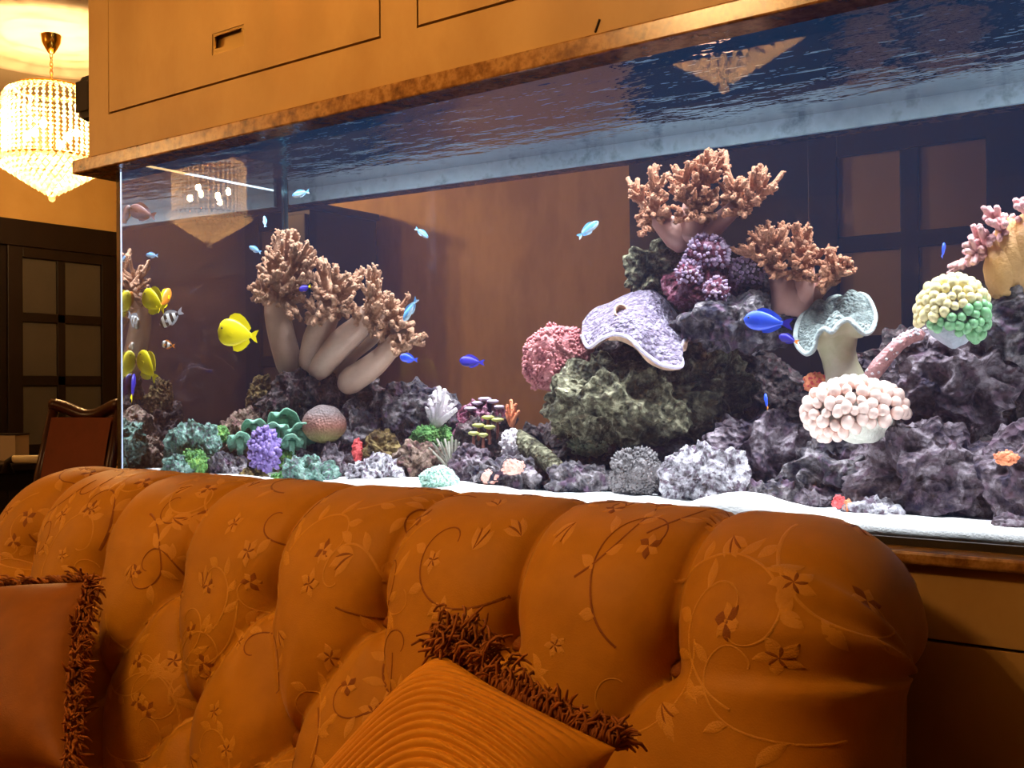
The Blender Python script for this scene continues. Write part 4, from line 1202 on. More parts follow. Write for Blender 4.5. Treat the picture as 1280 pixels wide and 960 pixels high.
lump_coral('algae_clump', 'green algae tuft on the teal rock at far left', 272, 544, 30, 26, .30, m_green, 3, .2, base_mt=M['rk_lime'], seed=14, n_nub=90, nub=2.4)
lump_coral('algae_clump', 'lime algae patch above the teal lump', 358, 574, 28, 28, .30, m_green, 3, .2, base_mt=M['rk_lime'], seed=15, n_nub=90, nub=2.3)
lump_coral('bushy_coral', 'grey bushy coral below the centre boulder', 796, 592, 76, 66, .30, m_bushy, 4, .12, seed=16, n_nub=520, nub=2.0, long=2.2)
lump_coral('bushy_coral', 'small olive bushy coral under the centre boulder', 742, 556, 66, 36, .40, m_olive, 4, .15, seed=17, n_nub=200, nub=2.2, long=2.0)
lump_coral('sponge', 'thin red sponge beside the tan stone on the left pile', 447, 564, 14, 34, .36, m_red, 3, .2, seed=18, n_nub=40, nub=2.0, cat='sponge')
lump_coral('sponge', 'round pink ball sponge on the sand between the piles', 641, 584, 28, 22, .24, m_salmon, 3, .12, seed=19, n_nub=40, nub=2.0, cat='sponge')
lump_coral('sponge', 'smaller salmon sponge left of the ball sponge', 612, 597, 24, 22, .24, m_salmon, 3, .12, seed=20, n_nub=30, nub=2.0, cat='sponge')
lump_coral('sponge', 'orange sponge patch on the rock at the right edge', 1258, 573, 32, 20, .22, m_orange, 3, .2, seed=21, n_nub=40, nub=2.2, cat='sponge')
lump_coral('sponge', 'pink sponge tuft on the sand at the lower right', 1048, 628, 16, 18, .22, m_red, 3, .2, seed=22, n_nub=30, nub=2.0, cat='sponge')
lump_coral('sponge', 'second coral red tuft beside the low bluish stone', 1060, 632, 12, 16, .22, m_orange, 3, .2, seed=23, n_nub=24, nub=1.8, cat='sponge')
lump_coral('white_finger_sponge', 'bluish white lumpy sponge at the end of the log', 638, 554, 28, 40, .36, m_white, 3, .2, seed=24, n_nub=60, nub=2.6, cat='sponge')
lump_coral('red_clam', 'red and orange clam tucked behind the white bubble coral', 1018, 478, 30, 28, .44, m_red, 3, .2, base_mt=m_orange, seed=25, n_nub=40, nub=2.0, cat='clam')

def bubble_coral(label, px, py, w, h, dep, n, r_px, mt, seed, lowmat=None, skirt=None, tilt=0.0):
    p, rt, fw, hs, vs_ = frame(px, py, dep)
    rx, rz = w * hs / 2, h * vs_ / 2; ry = .75 * (rx + rz) / 2
    root = tag(empty('bubble_coral', p), label, 'coral')
    rg = random.Random(seed); v, f = ico(4); V = []
    for q in v:
        q = Vector(q); d = .84 + .14 * noise.noise(q * 2 + Vector((seed, 0, 0)))
        z = q.z * rz * d
        V.append(rt * ((q.x * .78 + .12 * max(0, -q.z)) * rx * d) + fw * (q.y * ry * .78 * d) + Vector((0, 0, z * .86 - .14 * rz)))
    obj('flesh', V, f, skirt, root)
    bm_ = bmesh.new(); bmesh.ops.create_uvsphere(bm_, u_segments=12, v_segments=8, radius=1)
    me = bpy.data.meshes.new('bubble'); bm_.to_mesh(me); bm_.free(); me.materials.append(mt); me.polygons.foreach_set('use_smooth', [True] * len(me.polygons))
    me2 = me.copy() if lowmat else me
    if lowmat: me2.materials.clear(); me2.materials.append(lowmat)
    pts = []; tr_ = 0; rad = r_px * vs_
    while len(pts) < n and tr_ < 20000:
        tr_ += 1
        q = Vector((rg.gauss(0, 1), rg.gauss(0, 1), rg.gauss(0, 1))).normalized()
        if q.y > .3 or q.z < -.55 + tilt * q.x: continue
        c0 = rt * (q.x * rx * .9) + fw * (q.y * ry * .9) + Vector((0, 0, q.z * rz * .9))
        if any((c0 - a).length < rad * 1.38 for a in pts): continue
        pts.append(c0)
        k = rg.uniform(.8, 1.2)
        from_mesh('bubble', me2 if (lowmat and q.z < .05 + .3 * q.x) else me, root, c0, (rg.uniform(-.5, .5), rg.uniform(-.6, .6), 0), (rad * k, rad * k, rad * k * rg.uniform(1.0, 1.25)))
    return root
m_bub = mat('white_bubble_skin', [srgb(232, 196, 186), srgb(246, 220, 208)], 10, .35, .05, 60)
m_bubg = mat('cream_bubble_skin', [srgb(216, 200, 140), srgb(236, 224, 176)], 10, .35, .05, 60)
m_bubg2 = mat('green_bubble_skin', [srgb(90, 160, 104), srgb(150, 200, 150)], 20, .35, .05, 60)
m_skirt = mat('pale_coral_flesh', [srgb(200, 204, 190), srgb(226, 222, 214)], 20, .6, .5, 120)
m_skirtg = mat('grey_coral_flesh', [srgb(150, 160, 170), srgb(190, 190, 205)], 20, .6, .5, 120)
bubble_coral('white bubble coral with pinkish bubbles in front of the right pile', 1068, 516, 142, 88, .30, 130, 7.4, m_bub, 41, None, m_skirt, .5)
bubble_coral('green and cream bubble coral on the upper right rock', 1190, 392, 98, 100, .34, 100, 6.4, m_bubg, 42, m_bubg2, m_skirtg, -.3)

# mauve plate coral: a drooping saddle with a pale frilled rim
p, rt, fw, hs, vs_ = frame(795, 410, .38)
root = tag(empty('plate_coral', p), 'mauve frilled plate coral drooping over the centre boulder', 'coral')
m_plate = mat('mauve_plate', [srgb(84, 70, 96), srgb(134, 122, 148), srgb(196, 188, 208)], 70, .7, 1.0, 260, voro=1.2, voro_scale=110)
m_rim = mat('plate_rim', [srgb(206, 196, 226), srgb(236, 226, 240)], 40, .6, .3, 200)
m_under = mat('plate_underside', [srgb(214, 170, 140), srgb(232, 196, 168)], 30, .6, .3, 200)
top = [(728, 402), (742, 386), (762, 378), (782, 368), (800, 362), (816, 362), (830, 372), (842, 386), (852, 398), (864, 402)]
bot = [(727, 418), (736, 434), (752, 424), (768, 418), (786, 422), (800, 436), (812, 446), (828, 456), (852, 458), (850, 440)]
nu, nv = 72, 30
def cr(L_, t):
    n = len(L_) - 1; i = min(int(t * n), n - 1); u = t * n - i
    g_ = lambda k: Vector((*L_[min(max(k, 0), n)], 0))
    a, b_, c_, d_ = g_(i - 1), g_(i), g_(i + 1), g_(i + 2)
    return .5 * ((2 * b_) + (c_ - a) * u + (2 * a - 5 * b_ + 4 * c_ - d_) * u * u + (3 * b_ - a - 3 * c_ + d_) * u ** 3)
PV = np.zeros((nu + 1, nv + 1, 3))
for i in range(nu + 1):
    for j in range(nv + 1):
        u, v = i / nu, j / nv
        a = cr(top, u); b_ = cr(bot, u); q = a.lerp(b_, v)
        dd = .50 - .17 * v ** .8 + .05 * (2 * u - 1) ** 2 - .03 * math.sin(PI * v) + .012 * math.sin(u * 21) * v ** 3
        # bump ridges
        dd -= .0035 * abs(noise.noise(Vector((u * 26, v * 17, 3)))) 
        PV[i, j] = W(q.x, q.y, dd) - p
idp = np.arange((nu + 1) * (nv + 1)).reshape(nu + 1, nv + 1)
qd = np.stack([idp[:-1, :-1], idp[1:, :-1], idp[1:, 1:], idp[:-1, 1:]], -1).reshape(-1, 4)
pn = normals(PV)
if pn[nu // 2, nv // 2, 1] > 0: pn = -pn
PU = PV - pn * .006 + np.array([0, .004, -.002])
obj_np('plate', PV.reshape(-1, 3), qd, m_plate, root)
obj_np('underside', PU.reshape(-1, 3), qd[:, ::-1], m_under, root)
rimp = [Vector(PV[i, nv]) for i in range(nu + 1)]
MB().tube([a - Vector((0, .002, 0)) for a in rimp], .0042, 8).build('rim', m_rim, root, True)
MB().tube([Vector(PV[nu, j]) for j in range(nv + 1)], .0036, 8).build('rim', m_rim, root, True)
# folded lip in the middle showing the tan underside
lip = MB(); L1 = []; L2 = []
for i in range(17, 62):
    a = Vector(PV[i, nv]); k = math.sin(PI * (i - 17) / 44)
    L1.append(a + Vector((0, -.004, 0))); L2.append(a + Vector((0, .035, -.020 * k - .004)))
n_ = len(L1); lip.v = [tuple(x) for x in L1 + L2]; lip.f = [(i, i + 1, n_ + i + 1, n_ + i) for i in range(n_ - 1)]
lip.build('lip', m_under, root, True)
c0 = W(775, 393, .40) - p; ax = (EYE - W(775, 393, .40)).normalized() + Vector((0, 0, .5)); ax.normalize()
mb = MB(); Mx = Matrix.Translation(c0) @ ax.to_track_quat('Z', 'Y').to_matrix().to_4x4()
t_ = MB().lathe([(.012, -.02), (.014, .008), (.016, .018), (.013, .019), (.010, .010), (.006, -.002), (0, -.005)], k=18)
mb.mesh(t_.v, t_.f, Mx); mb.build('cup', m_under, root, True)

# toadstool leather coral
p, rt, fw, hs, vs_ = frame(1046, 472, .46)
root = tag(empty('toadstool_coral', p), 'grey green toadstool coral with ruffled cap and smooth stem', 'coral')
m_stem = mat('toadstool_stem', [srgb(160, 156, 120), srgb(182, 176, 146), srgb(196, 186, 170)], 12, .5, .1, 120)
m_cap = mat('toadstool_cap', [srgb(84, 96, 96), srgb(122, 136, 134), srgb(160, 172, 168)], 60, .7, .9, 300, voro=1.0, voro_scale=150)
rimc = [(996, 430, .42), (1007, 442, .40), (1017, 437, .39), (1021, 421, .39), (1030, 411, .385), (1040, 415, .38), (1050, 404, .385), (1061, 400, .39), (1070, 408, .39), (1080, 417, .40), (1090, 412, .42), (1094, 394, .45),
        (1085, 373, .50), (1073, 368, .52), (1061, 378, .53), (1049, 371, .54), (1037, 374, .53), (1029, 386, .52), (1014, 388, .50), (1002, 396, .46), (995, 412, .43)]
NR = 126
def rim_at(t):
    n = len(rimc); i = int(t * n) % n; u = t * n - int(t * n)
    g_ = lambda k: Vector(rimc[k % n])
    a, b_, c_, d_ = g_(i - 1), g_(i), g_(i + 1), g_(i + 2)
    return .5 * ((2 * b_) + (c_ - a) * u + (2 * a - 5 * b_ + 4 * c_ - d_) * u * u + (3 * b_ - a - 3 * c_ + d_) * u ** 3)
RW = [W(*rim_at(i / NR)) - p for i in range(NR)]
cc = W(1043, 402, .46) - p
V = []; nv = 14
for j in range(nv + 1):
    r_ = j / nv
    for i in range(NR):
        q = cc.lerp(RW[i], r_)
        V.append(tuple(q + Vector((0, 0, 16 * vs_ * math.sin(PI * r_ ** 1.6) * (.7 + .5 * math.sin(i / NR * 2 * PI * 5))))))
Fq = [(j * NR + i, j * NR + (i + 1) % NR, (j + 1) * NR + (i + 1) % NR, (j + 1) * NR + i) for j in range(nv) for i in range(NR)]
obj('cap', V, Fq, m_cap, root)
# stem: grows out of the rim and narrows to the foot
def ring(px, py, dep, rpx):
    c_ = W(px, py, dep) - p
    return [c_ + (rt * math.cos(a_) + fw * math.sin(a_)) * rpx * vs_ for a_ in [-2 * PI * (i / NR) + PI * 1.02 for i in range(NR)]]
# orient the rings so that index 0 lies at the left like the rim
lv = [RW, None, ring(1043, 424, .46, 28), ring(1046, 438, .46, 23), ring(1050, 452, .46, 22), ring(1055, 466, .46, 24), ring(1058, 482, .46, 27)]
def align(R_):
    best = min(range(NR), key=lambda s_: sum((R_[(i + s_) % NR] - RW[i]).length for i in range(0, NR, 6)))
    rev = R_[::-1]; b2 = min(range(NR), key=lambda s_: sum((rev[(i + s_) % NR] - RW[i]).length for i in range(0, NR, 6)))
    s1 = sum((R_[(i + best) % NR] - RW[i]).length for i in range(NR)); s2 = sum((rev[(i + b2) % NR] - RW[i]).length for i in range(NR))
    return [R_[(i + best) % NR] for i in range(NR)] if s1 <= s2 else [rev[(i + b2) % NR] for i in range(NR)]
for k in range(2, len(lv)): lv[k] = align(lv[k])
lv[1] = [a_.lerp(b_, .55) + Vector((0, 0, -2 * vs_)) for a_, b_ in zip(RW, lv[2])]
V = [tuple(q) for R_ in lv for q in R_]
Fq = [(j * NR + i, j * NR + (i + 1) % NR, (j + 1) * NR + (i + 1) % NR, (j + 1) * NR + i) for j in range(len(lv) - 1) for i in range(NR)]
obj('stem', V, Fq, m_stem, root)
MB().tube([RW[i % NR] for i in range(NR + 1)], 3.2 * vs_, 8, cap=False).build('ruffled_rim', simple('toadstool_rim', (150, 166, 166), (196, 208, 206)), root, True)

# round brown dome coral
p, rt, fw, hs, vs_ = frame(405, 532, .34)
m_dome = bpy.data.materials.new('dome_coral'); m_dome.use_nodes = True
nt = m_dome.node_tree; nd = nt.nodes; L = nt.links; b = nd['Principled BSDF']; b.inputs['Roughness'].default_value = .7
tc = nd.new('ShaderNodeTexCoord'); sx = nd.new('ShaderNodeSeparateXYZ'); L.new(tc.outputs['Generated'], sx.inputs[0])
rp = nd.new('ShaderNodeValToRGB'); rp.color_ramp.elements.new(.45)
for e, c, q in zip(rp.color_ramp.elements, (srgb(122, 112, 62), srgb(134, 84, 70), srgb(92, 80, 80)), (.15, .45, .8)): e.color = c; e.position = q
L.new(sx.outputs['Z'], rp.inputs[0]); L.new(rp.outputs[0], b.inputs['Base Color'])
vo = nd.new('ShaderNodeTexVoronoi'); vo.inputs['Scale'].default_value = 150; L.new(tc.outputs['Object'], vo.inputs['Vector'])
bp = nd.new('ShaderNodeBump'); bp.inputs['Strength'].default_value = .8; bp.inputs['Distance'].default_value = .004; L.new(vo.outputs['Distance'], bp.inputs['Height']); L.new(bp.outputs[0], b.inputs['Normal'])
v, f = ico(4); V = []
for q in v:
    q = Vector(q); d = 1 + .05 * noise.noise(q * 2)
    V.append(rt * (q.x * 28 * hs * d) + fw * (q.y * 24 * vs_ * d) + Vector((0, 0, q.z * 26 * vs_ * d * (1 if q.z > 0 else .85))))
o = obj('dome_coral', V, f, m_dome); o.location = p; tag(o, 'round brown dome coral with fine pores on the left pile', 'coral')

# green mushroom corals: folded discs on the left pile
m_mush = mat('green_mushroom', [srgb(70, 126, 104), srgb(116, 172, 146), srgb(150, 196, 172)], 40, .6, .5, 200)
m_mushc = mat('green_mushroom_centre', [srgb(50, 96, 84)], rough=.6)
def mushroom(px, py, w, h, dep, label, mt, seed, tilt=.5, group='green mushroom corals', cm=None):
    p, rt, fw, hs, vs_ = frame(px, py, dep)
    root = tag(empty('mushroom_coral', p), label, 'coral', group)
    nu, nv = 40, 7; V = []; R_ = w * hs / 2
    for j in range(nv + 1):
        r_ = j / nv
        for i in range(nu):
            a = 2 * PI * i / nu
            wv = .20 * math.sin(4 * a + seed) * r_ ** 2 + .10 * math.sin(7 * a + seed * 2) * r_ ** 3
            V.append(tuple(rt * math.cos(a) * R_ * r_ + fw * math.sin(a) * R_ * r_ * .8 + Vector((0, 0, (h * vs_ / 2) * (-tilt * 1.6 * math.sin(a + PI) * r_ * -1 + wv - .5 * r_ * r_ + .2)))))
    Fq = [(j * nu + i, j * nu + (i + 1) % nu, (j + 1) * nu + (i + 1) % nu, (j + 1) * nu + i) for j in range(nv) for i in range(nu)]
    c_ = obj('disc', V, Fq, mt, root); md = c_.modifiers.new('t', 'SOLIDIFY'); md.thickness = .004; md.offset = -1
    MB().lathe([(R_ * .16, .0), (R_ * .14, .004), (.001, .005)], (0, 0, h * vs_ * .10), 14).build('mouth', cm or m_mushc, root, True)
    MB().tube([(0, 0, h * vs_ * .05), tuple(fw * .02 + Vector((0, 0, -h * vs_ * .6)))], [R_ * .3, R_ * .25], 10).build('foot', mt, root, True)
    return root
for k, (px, py, w, h, dep, lab) in enumerate([
    (355, 524, 36, 34, .42, 'topmost green mushroom coral left of the dome coral'),
    (378, 540, 34, 30, .38, 'green mushroom coral touching the dome coral'),
    (345, 538, 30, 26, .38, 'green mushroom coral in the middle of its cluster'),
    (318, 532, 28, 22, .40, 'pale green mushroom coral above the violet soft coral'),
    (300, 550, 28, 26, .36, 'lowest green mushroom coral left of the violet soft coral'),
    (365, 552, 26, 24, .36, 'small green mushroom coral under its cluster')]):
    mushroom(px, py, w * 1.15, h * 1.15, dep - .07, lab, m_mush, k * 1.7)
# disc corals on stalks between the piles
m_discv = mat('lilac_disc', [srgb(150, 130, 150), srgb(196, 182, 200)], 40, .6)
m_discy = mat('olive_disc', [srgb(140, 140, 70), srgb(186, 186, 110)], 40, .6)
m_dstalk = mat('disc_stalk', [srgb(110, 56, 48), srgb(136, 76, 64)], 20, .7)
for k, (px, py, w, dep, hgt, yl) in enumerate([(588, 512, 15, .52, 40, 0), (597, 505, 14, .54, 44, 0), (606, 500, 16, .55, 50, 0), (616, 503, 14, .54, 46, 0), (624, 510, 12, .52, 40, 0),
        (610, 523, 15, .46, 28, 1), (622, 526, 15, .46, 26, 1), (598, 533, 15, .44, 22, 1), (612, 535, 14, .44, 20, 1), (592, 543, 13, .42, 16, 1), (604, 545, 12, .42, 14, 1)]):
    p, rt, fw, hs, vs_ = frame(px, py, dep)
    r = tag(empty('disc_coral', p), ['lilac', 'olive'][yl] + ' disc coral on a thin stalk, ' + ['leftmost of the upper row', 'second of the upper row', 'tallest of the upper row', 'fourth of the upper row', 'rightmost of the upper row',
        'left one of the olive top pair', 'right one of the olive top pair', 'left one of the olive middle pair', 'right one of the olive middle pair', 'left one of the olive lowest pair', 'right one of the olive lowest pair'][k], 'coral', 'stalked disc corals')
    MB().lathe([(0, -.004), (w * hs * .5, .0), (w * hs * .55, .004), (w * hs * .3, .007), (0, .005)], k=18).build('disc', [m_discv, m_discy][yl], r, True)
    MB().tube([(0, 0, -.003), tuple(Vector((0, 0, -hgt * vs_)) + fw * .02)], [.003, .005], 7).build('stalk', m_dstalk, r, True)
# small white branch coral
def branchlet(label, name, base, tips, dep, r_px, mt, nub=0, seed=0, cat='coral', bw=2.0):
    p, rt, fw, hs, vs_ = frame(base[0], base[1], dep)
    root = tag(empty(name, p), label, cat); rg = random.Random(seed); v1, f1 = ico(1)
    for (x, y) in tips:
        mb = MB(); dd = dep + rg.uniform(-.03, .03)
        pts = [Vector((0, 0, 0)), W((base[0] + x) / 2 + rg.uniform(-2, 2), (base[1] + y) / 2, (dep + dd) / 2) - p, W(x, y, dd) - p]
        mb.tube(pts, [r_px * vs_ * bw, r_px * vs_ * 1.3, r_px * vs_], 8)
        for _ in range(nub):
            t = rg.uniform(.35, 1); q = pts[1].lerp(pts[2], (t - .35) / .65)
            d = Vector((rg.uniform(-1, 1), rg.uniform(-1, .3), rg.uniform(-.5, 1))).normalized(); r0 = r_px * vs_ * rg.uniform(.5, .8)
            mb.mesh(v1, f1, Matrix.Translation(q + d * r_px * vs_ * 1.1) @ Matrix.Scale(r0, 4))
        mb.build('branch', mt, root, True)
    return root
branchlet('small white branching coral right of the left pile', 'branch_coral', (545, 532), [(537, 500), (543, 490), (549, 484), (556, 487), (560, 496), (566, 506), (570, 512), (556, 512), (534, 512), (562, 520)], .44, 3.0, m_white, 9, 3)
branchlet('small orange branching coral beside the disc corals', 'branch_coral', (640, 532), [(634, 506), (639, 500), (645, 505), (649, 514), (633, 516)], .48, 2.0, m_orange, 4, 4)
branchlet('bundle of grey striped tubes beside the green polyps', 'tube_cluster', (566, 592), [(536, 560), (541, 554), (546, 549), (551, 553), (556, 549), (561, 552), (565, 546), (570, 550), (574, 553), (579, 557), (583, 564)], .34, 1.6, mat('grey_tube', [srgb(70, 72, 60), srgb(140, 136, 124)], 60, .7), 0, 5, 'tube worm', 1.0)
# pink encrusted branch leading to the green bubble coral
root = tag(empty('encrusted_branch', W(1088, 470, .42)), 'pink encrusted branch rising to the green bubble coral', 'coral')
pth = [W(x, y, .40) - root.location for x, y in ((1086, 474), (1098, 458), (1110, 444), (1124, 430), (1138, 421), (1152, 418))]
pp_, rt, fw, hs, vs_ = frame(1115, 440, .40)
o = MB().tube(pth, [9 * vs_, 10 * vs_, 9.5 * vs_, 9 * vs_, 8 * vs_, 7 * vs_], 14, jit=.2).build('branch', simple('pink_crust', (176, 120, 120), (214, 160, 160)), root, True)
mb = MB(); rg = random.Random(77); v1, f1 = ico(1)
for _ in range(90):
    i = rg.randrange(5); q = pth[i].lerp(pth[i + 1], rg.random()); d = Vector((rg.uniform(-1, 1), rg.uniform(-1, .2), rg.uniform(-.4, 1))).normalized()
    mb.mesh(v1, f1, Matrix.Translation(q + d * 8.5 * vs_) @ Matrix.Scale(2.2 * vs_ * rg.uniform(.6, 1.2), 4))
o = mb.build('polyps', m_white, root, True); o['kind'] = 'stuff'
# leaning log
root = tag(empty('reef_log', W(675, 572, .36)), 'leaning grey green log of rock right of the bluish sponge', 'rock')
pth = [W(x, y, d_) - root.location for x, y, d_ in ((648, 548, .38), (664, 560, .36), (684, 576, .33), (704, 592, .30))]
MB().tube(pth, [15 * vs_, 17 * vs_, 16 * vs_, 12 * vs_], 16, jit=.18).build('log', M['rk_green'], root, True)
# shell on the sand
root = tag(empty('shell', W(1248, 678, .06)), 'flat grey shell lying on the sand by the front glass at right', 'shell')
p, rt, fw, hs, vs_ = frame(1248, 678, .06)
v, f = ico(3)
MB().mesh(v, f, Matrix.Diagonal((27 * hs, 22 * hs, 5 * vs_, 1))).build('valve', M['rk_white'], root, True)

# ================================================================== FISH
def fin_obj(name, outline, mt, parent, thick=.0012, off=(0, 0, 0)):
    """flat fin from an outline in the x-z plane, given real thickness"""
    n = len(outline); V = [(x + off[0], off[1] - thick / 2, z + off[2]) for x, z in outline] + [(x + off[0], off[1] + thick / 2, z + off[2]) for x, z in outline]
    Fs = [tuple(range(n)), tuple(range(2 * n - 1, n - 1, -1))] + [(i, n + i, n + (i + 1) % n, (i + 1) % n) for i in range(n)]
    return obj(name, V, Fs, mt, parent, False)
def fish_mat(name, body, stripes=None, freq=10, belly=None):
    mt = bpy.data.materials.new(name); mt.use_nodes = True
    nt = mt.node_tree; nd = nt.nodes; L = nt.links; b = nd['Principled BSDF']; b.inputs['Roughness'].default_value = .4
    b.inputs['Base Color'].default_value = srgb(*body)
    tc = nd.new('ShaderNodeTexCoord'); sp = nd.new('ShaderNodeSeparateXYZ'); L.new(tc.outputs['Generated'], sp.inputs[0])
    if stripes:
        mu = nd.new('ShaderNodeMath'); mu.operation = 'MULTIPLY'; mu.inputs[1].default_value = freq; L.new(sp.outputs['X'], mu.inputs[0])
        fr = nd.new('ShaderNodeMath'); fr.operation = 'FRACT'; L.new(mu.outputs[0], fr.inputs[0])
        rp = nd.new('ShaderNodeValToRGB'); rp.color_ramp.interpolation = 'CONSTANT'
        rp.color_ramp.elements[0].color = srgb(*body); rp.color_ramp.elements[1].color = srgb(*stripes); rp.color_ramp.elements[1].position = .5
        L.new(fr.outputs[0], rp.inputs[0]); L.new(rp.outputs[0], b.inputs['Base Color'])
    elif belly:
        rp = nd.new('ShaderNodeValToRGB'); rp.color_ramp.elements[0].color = srgb(*belly); rp.color_ramp.elements[1].color = srgb(*body)
        rp.color_ramp.elements[0].position = .3; rp.color_ramp.elements[1].position = .55
        L.new(sp.outputs['Z'], rp.inputs[0]); L.new(rp.outputs[0], b.inputs['Base Color'])
    return mt
FM = {'yellow': fish_mat('yellow_scales', (255, 236, 10)), 'blue': fish_mat('royal_blue_scales', (40, 84, 226)), 'sky': fish_mat('pale_blue_scales', (104, 176, 232), belly=(196, 224, 240)),
      'navy': fish_mat('navy_scales', (36, 30, 150)), 'brown': fish_mat('brown_scales', (112, 78, 78), belly=(150, 140, 160)), 'zebra': fish_mat('banded_scales', (18, 18, 26), (222, 226, 230), 3.6),
      'orange': fish_mat('orange_scales', (226, 132, 36)), 'silver': fish_mat('silver_scales', (176, 184, 200)), 'clown': fish_mat('clown_scales', (40, 30, 30), (226, 220, 216), 2.4),
      'eye': fish_mat('fish_eye', (8, 8, 10))}
def fish(label, px, py, ln, dep, head, turn, body, fin, kind='damsel', tail=None, name='fish', group=None, cat='fish'):
    """ln = length in pixels; head = screen angle of the nose in degrees; turn = degrees away from the picture plane"""
    p, rt, fw, hs, vs_ = frame(px, py, dep)
    h, t = math.radians(head), math.radians(turn)
    X = (rt * math.cos(h) * math.cos(t) + fw * math.sin(t) + Vector((0, 0, 1)) * math.sin(h) * math.cos(t)).normalized()
    Z0_ = Vector((0, 0, 1)) if abs(X.z) < .9 else rt
    Y = Z0_.cross(X).normalized(); Z = X.cross(Y)
    root = tag(empty(name, p), label, cat, group)
    root.rotation_mode = 'QUATERNION'
    root.rotation_quaternion = Matrix((X, Y, Z)).transposed().to_quaternion()
    Lg = ln * vs_ / max(.45, math.cos(t))
    hr, tr_ = {'tang': (.62, .17), 'damsel': (.44, .18), 'chromis': (.32, .15)}[kind]
    B = Lg * (.80 if kind != 'tang' else .84)          # body length without tail fin
    st = 18; k = 14; V = []; Fs = []
    x_of = lambda u: Lg / 2 - B * u
    def hh(u):
        s_ = math.sin(PI * min(u, 1) ** .75) ** (.62 if kind == 'tang' else .8)
        return max(hr * Lg / 2 * s_ * (1 - .25 * u), Lg * (.045 if u > .5 else .008))
    for i in range(st + 1):
        u = i / st; zc = 0
        hgt = hh(u); th = max(tr_ * Lg / 2 * math.sin(PI * u ** .7) ** .8 * (1 - .3 * u), Lg * .012 if u > .5 else Lg * .006)
        for j in range(k):
            a = 2 * PI * j / k; V.append((x_of(u), th * math.cos(a), hgt * math.sin(a)))
    for i in range(st):
        for j in range(k): Fs.append((i * k + j, i * k + (j + 1) % k, (i + 1) * k + (j + 1) % k, (i + 1) * k + j))
    Fs.append(tuple(range(k))[::-1]); Fs.append(tuple(range(st * k, st * k + k)))
    obj('body', V, Fs, FM[body], root)
    xt = x_of(1.0)
    tl = Lg / 2 + xt
    s_ = Lg * (.115 if kind != 'tang' else .13)
    fin_obj('tail_fin', [(xt + .03 * Lg, .035 * Lg), (xt - tl * .5, s_ * .8), (-Lg / 2, s_), (-Lg / 2 + tl * .35, 0), (-Lg / 2, -s_), (xt - tl * .5, -s_ * .8), (xt + .03 * Lg, -.035 * Lg)], FM[tail or fin], root, Lg * .012)
    up = .30 if kind == 'tang' else .16
    us_ = [.28, .4, .55, .7, .82, .92]
    out_ = [(x_of(u), hh(u) * .9) for u in us_]
    topf = [(x_of(u) - Lg * .04, hh(u) + up * Lg * .5 * math.sin(PI * min(1, (u - .22) / .75)) ** .6) for u in us_]
    fin_obj('dorsal_fin', out_ + topf[::-1], FM[fin], root, Lg * .012)
    us_ = [.48, .6, .72, .84, .93]
    out_ = [(x_of(u), -hh(u) * .9) for u in us_]
    topf = [(x_of(u) - Lg * .04, -hh(u) - up * Lg * .45 * math.sin(PI * min(1, (u - .40) / .58)) ** .6) for u in us_]
    fin_obj('anal_fin', topf + out_[::-1], FM[fin], root, Lg * .012)
    for sd in (-1, 1):
        yy = sd * tr_ * Lg * .50
        fin_obj('pectoral_fin', [(x_of(.30), .0), (x_of(.42), .05 * Lg), (x_of(.47), -.02 * Lg), (x_of(.40), -.07 * Lg)], FM[fin], root, Lg * .01, (0, yy * .96, -.02 * Lg))
        v, f = ico(1); e = Lg * .026
        MB().mesh(v, f, Matrix.Translation((x_of(.13), sd * tr_ * Lg * .30, hh(.13) * .28)) @ Matrix.Scale(e, 4)).build('eye', FM['eye'], root, True)
    return root
Yg, Cg, Bg = 'yellow tangs', 'small pale blue fish', 'blue damsel fish'
fish('large yellow tang swimming left of the big tan tree coral', 297, 417, 62, .20, 172, 8, 'yellow', 'yellow', 'tang', name='yellow_tang', group=Yg)
fish('upper yellow tang near the left end glass', 192, 377, 42, .12, 150, 25, 'yellow', 'yellow', 'tang', name='yellow_tang', group=Yg)
fish('lower yellow tang near the left end glass', 184, 458, 44, .11, 130, 25, 'yellow', 'yellow', 'tang', name='yellow_tang', group=Yg)
fish('orange yellow fish beside the banded damsel', 205, 375, 34, .16, 50, 40, 'orange', 'yellow', 'damsel', name='orange_fish')
fish('black and white banded damsel near the left end glass', 214, 397, 40, .20, 205, 15, 'zebra', 'silver', 'damsel', name='banded_damsel')
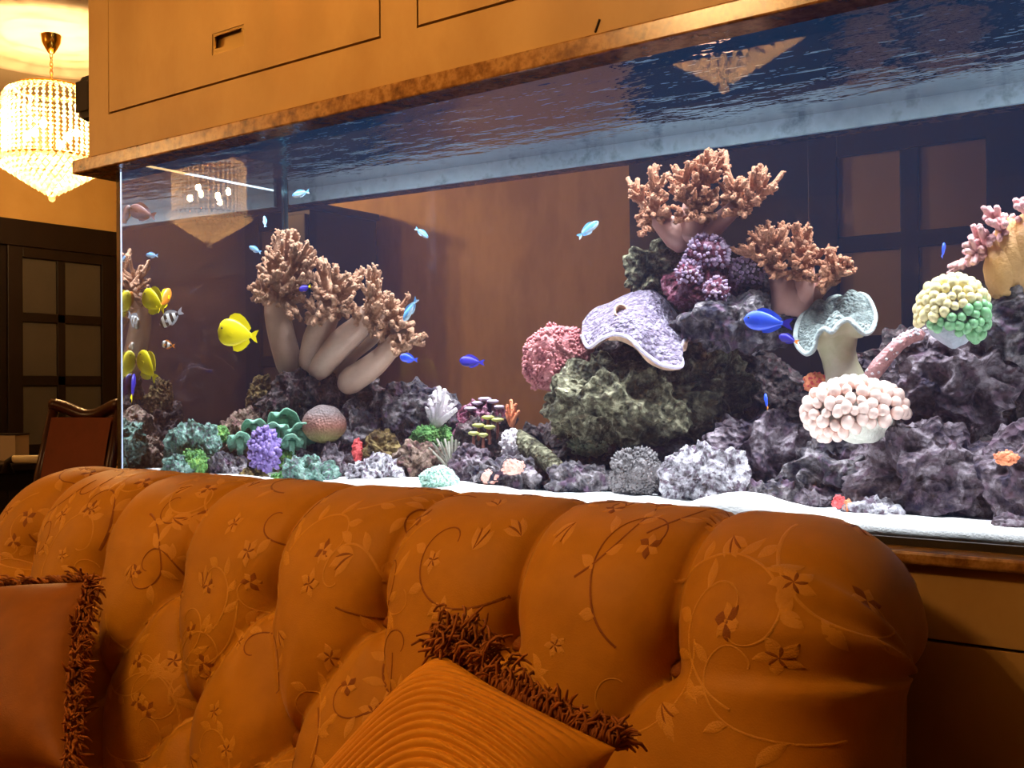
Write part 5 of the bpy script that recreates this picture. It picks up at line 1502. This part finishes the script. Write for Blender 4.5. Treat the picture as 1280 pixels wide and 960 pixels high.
fish('small black and white fish below the banded damsel', 210, 431, 22, .18, 170, 20, 'clown', 'orange', 'damsel', name='banded_damsel')
fish('dark blue tang with yellow tail at the lower left corner', 166, 484, 34, .07, 80, 30, 'navy', 'navy', 'damsel', tail='yellow', name='blue_tang')
fish('brown fish high up in the left corner under the water surface', 178, 266, 46, .10, 165, 10, 'brown', 'brown', 'damsel', name='brown_fish')
for lab, px, py, ln, dep, hd, tn in (
    ('pale blue fish left of the top of the big tan coral', 319, 312, 20, .30, 155, 10), ('tiny white blue fish right of the reflected chandelier', 331, 277, 15, .35, 95, 20),
    ('pale fish just under the water surface beside the corner seam', 376, 242, 26, .40, 190, 5), ('pale blue fish above the yellow tangs', 190, 319, 20, .12, 175, 5),
    ('pale blue fish high up before the brown wall', 527, 291, 22, .45, -35, 10), ('pale blue fish left of the top copper coral', 735, 287, 34, .40, 35, 10),
    ('pale blue fish at the right tips of the big tan coral', 513, 387, 34, .28, -125, 15), ('tiny pale fish in the shade under the centre shelf', 926, 435, 9, .5, 160, 0)):
    fish(lab, px, py, ln, dep, hd, tn, 'sky', 'sky', 'chromis', name='blue_chromis', group=Cg)
for lab, px, py, ln, dep, hd, tn, bd, tl in (
    ('blue damsel below the right tips of the big tan coral', 511, 448, 26, .30, 170, 10, 'blue', 'blue'), ('small navy fish with yellow belly fin among the tan coral fingers', 381, 360, 18, .30, 195, 10, 'navy', 'yellow'),
    ('large bright blue fish left of the toadstool coral', 960, 402, 62, .26, 172, 8, 'blue', 'navy'), ('small blue and orange fish in the cave right of the boulder', 958, 502, 20, .35, 100, 30, 'blue', 'orange'),
    ('small blue fish above the green bubble coral', 1179, 313, 20, .30, 80, 30, 'blue', 'blue'), ('dim violet fish shape standing in for a faint reflection before the brown wall', 590, 452, 34, .85, 175, 5, 'navy', 'navy'),  # violet one is modelled in place of a faint purple reflection
    ('dark orange tailed fish behind the large bright blue fish', 986, 424, 26, .40, 160, 10, 'navy', 'orange')):
    fish(lab, px, py, ln, dep, hd, tn, bd, bd, 'damsel', tail=tl, name='blue_damsel', group=Bg)
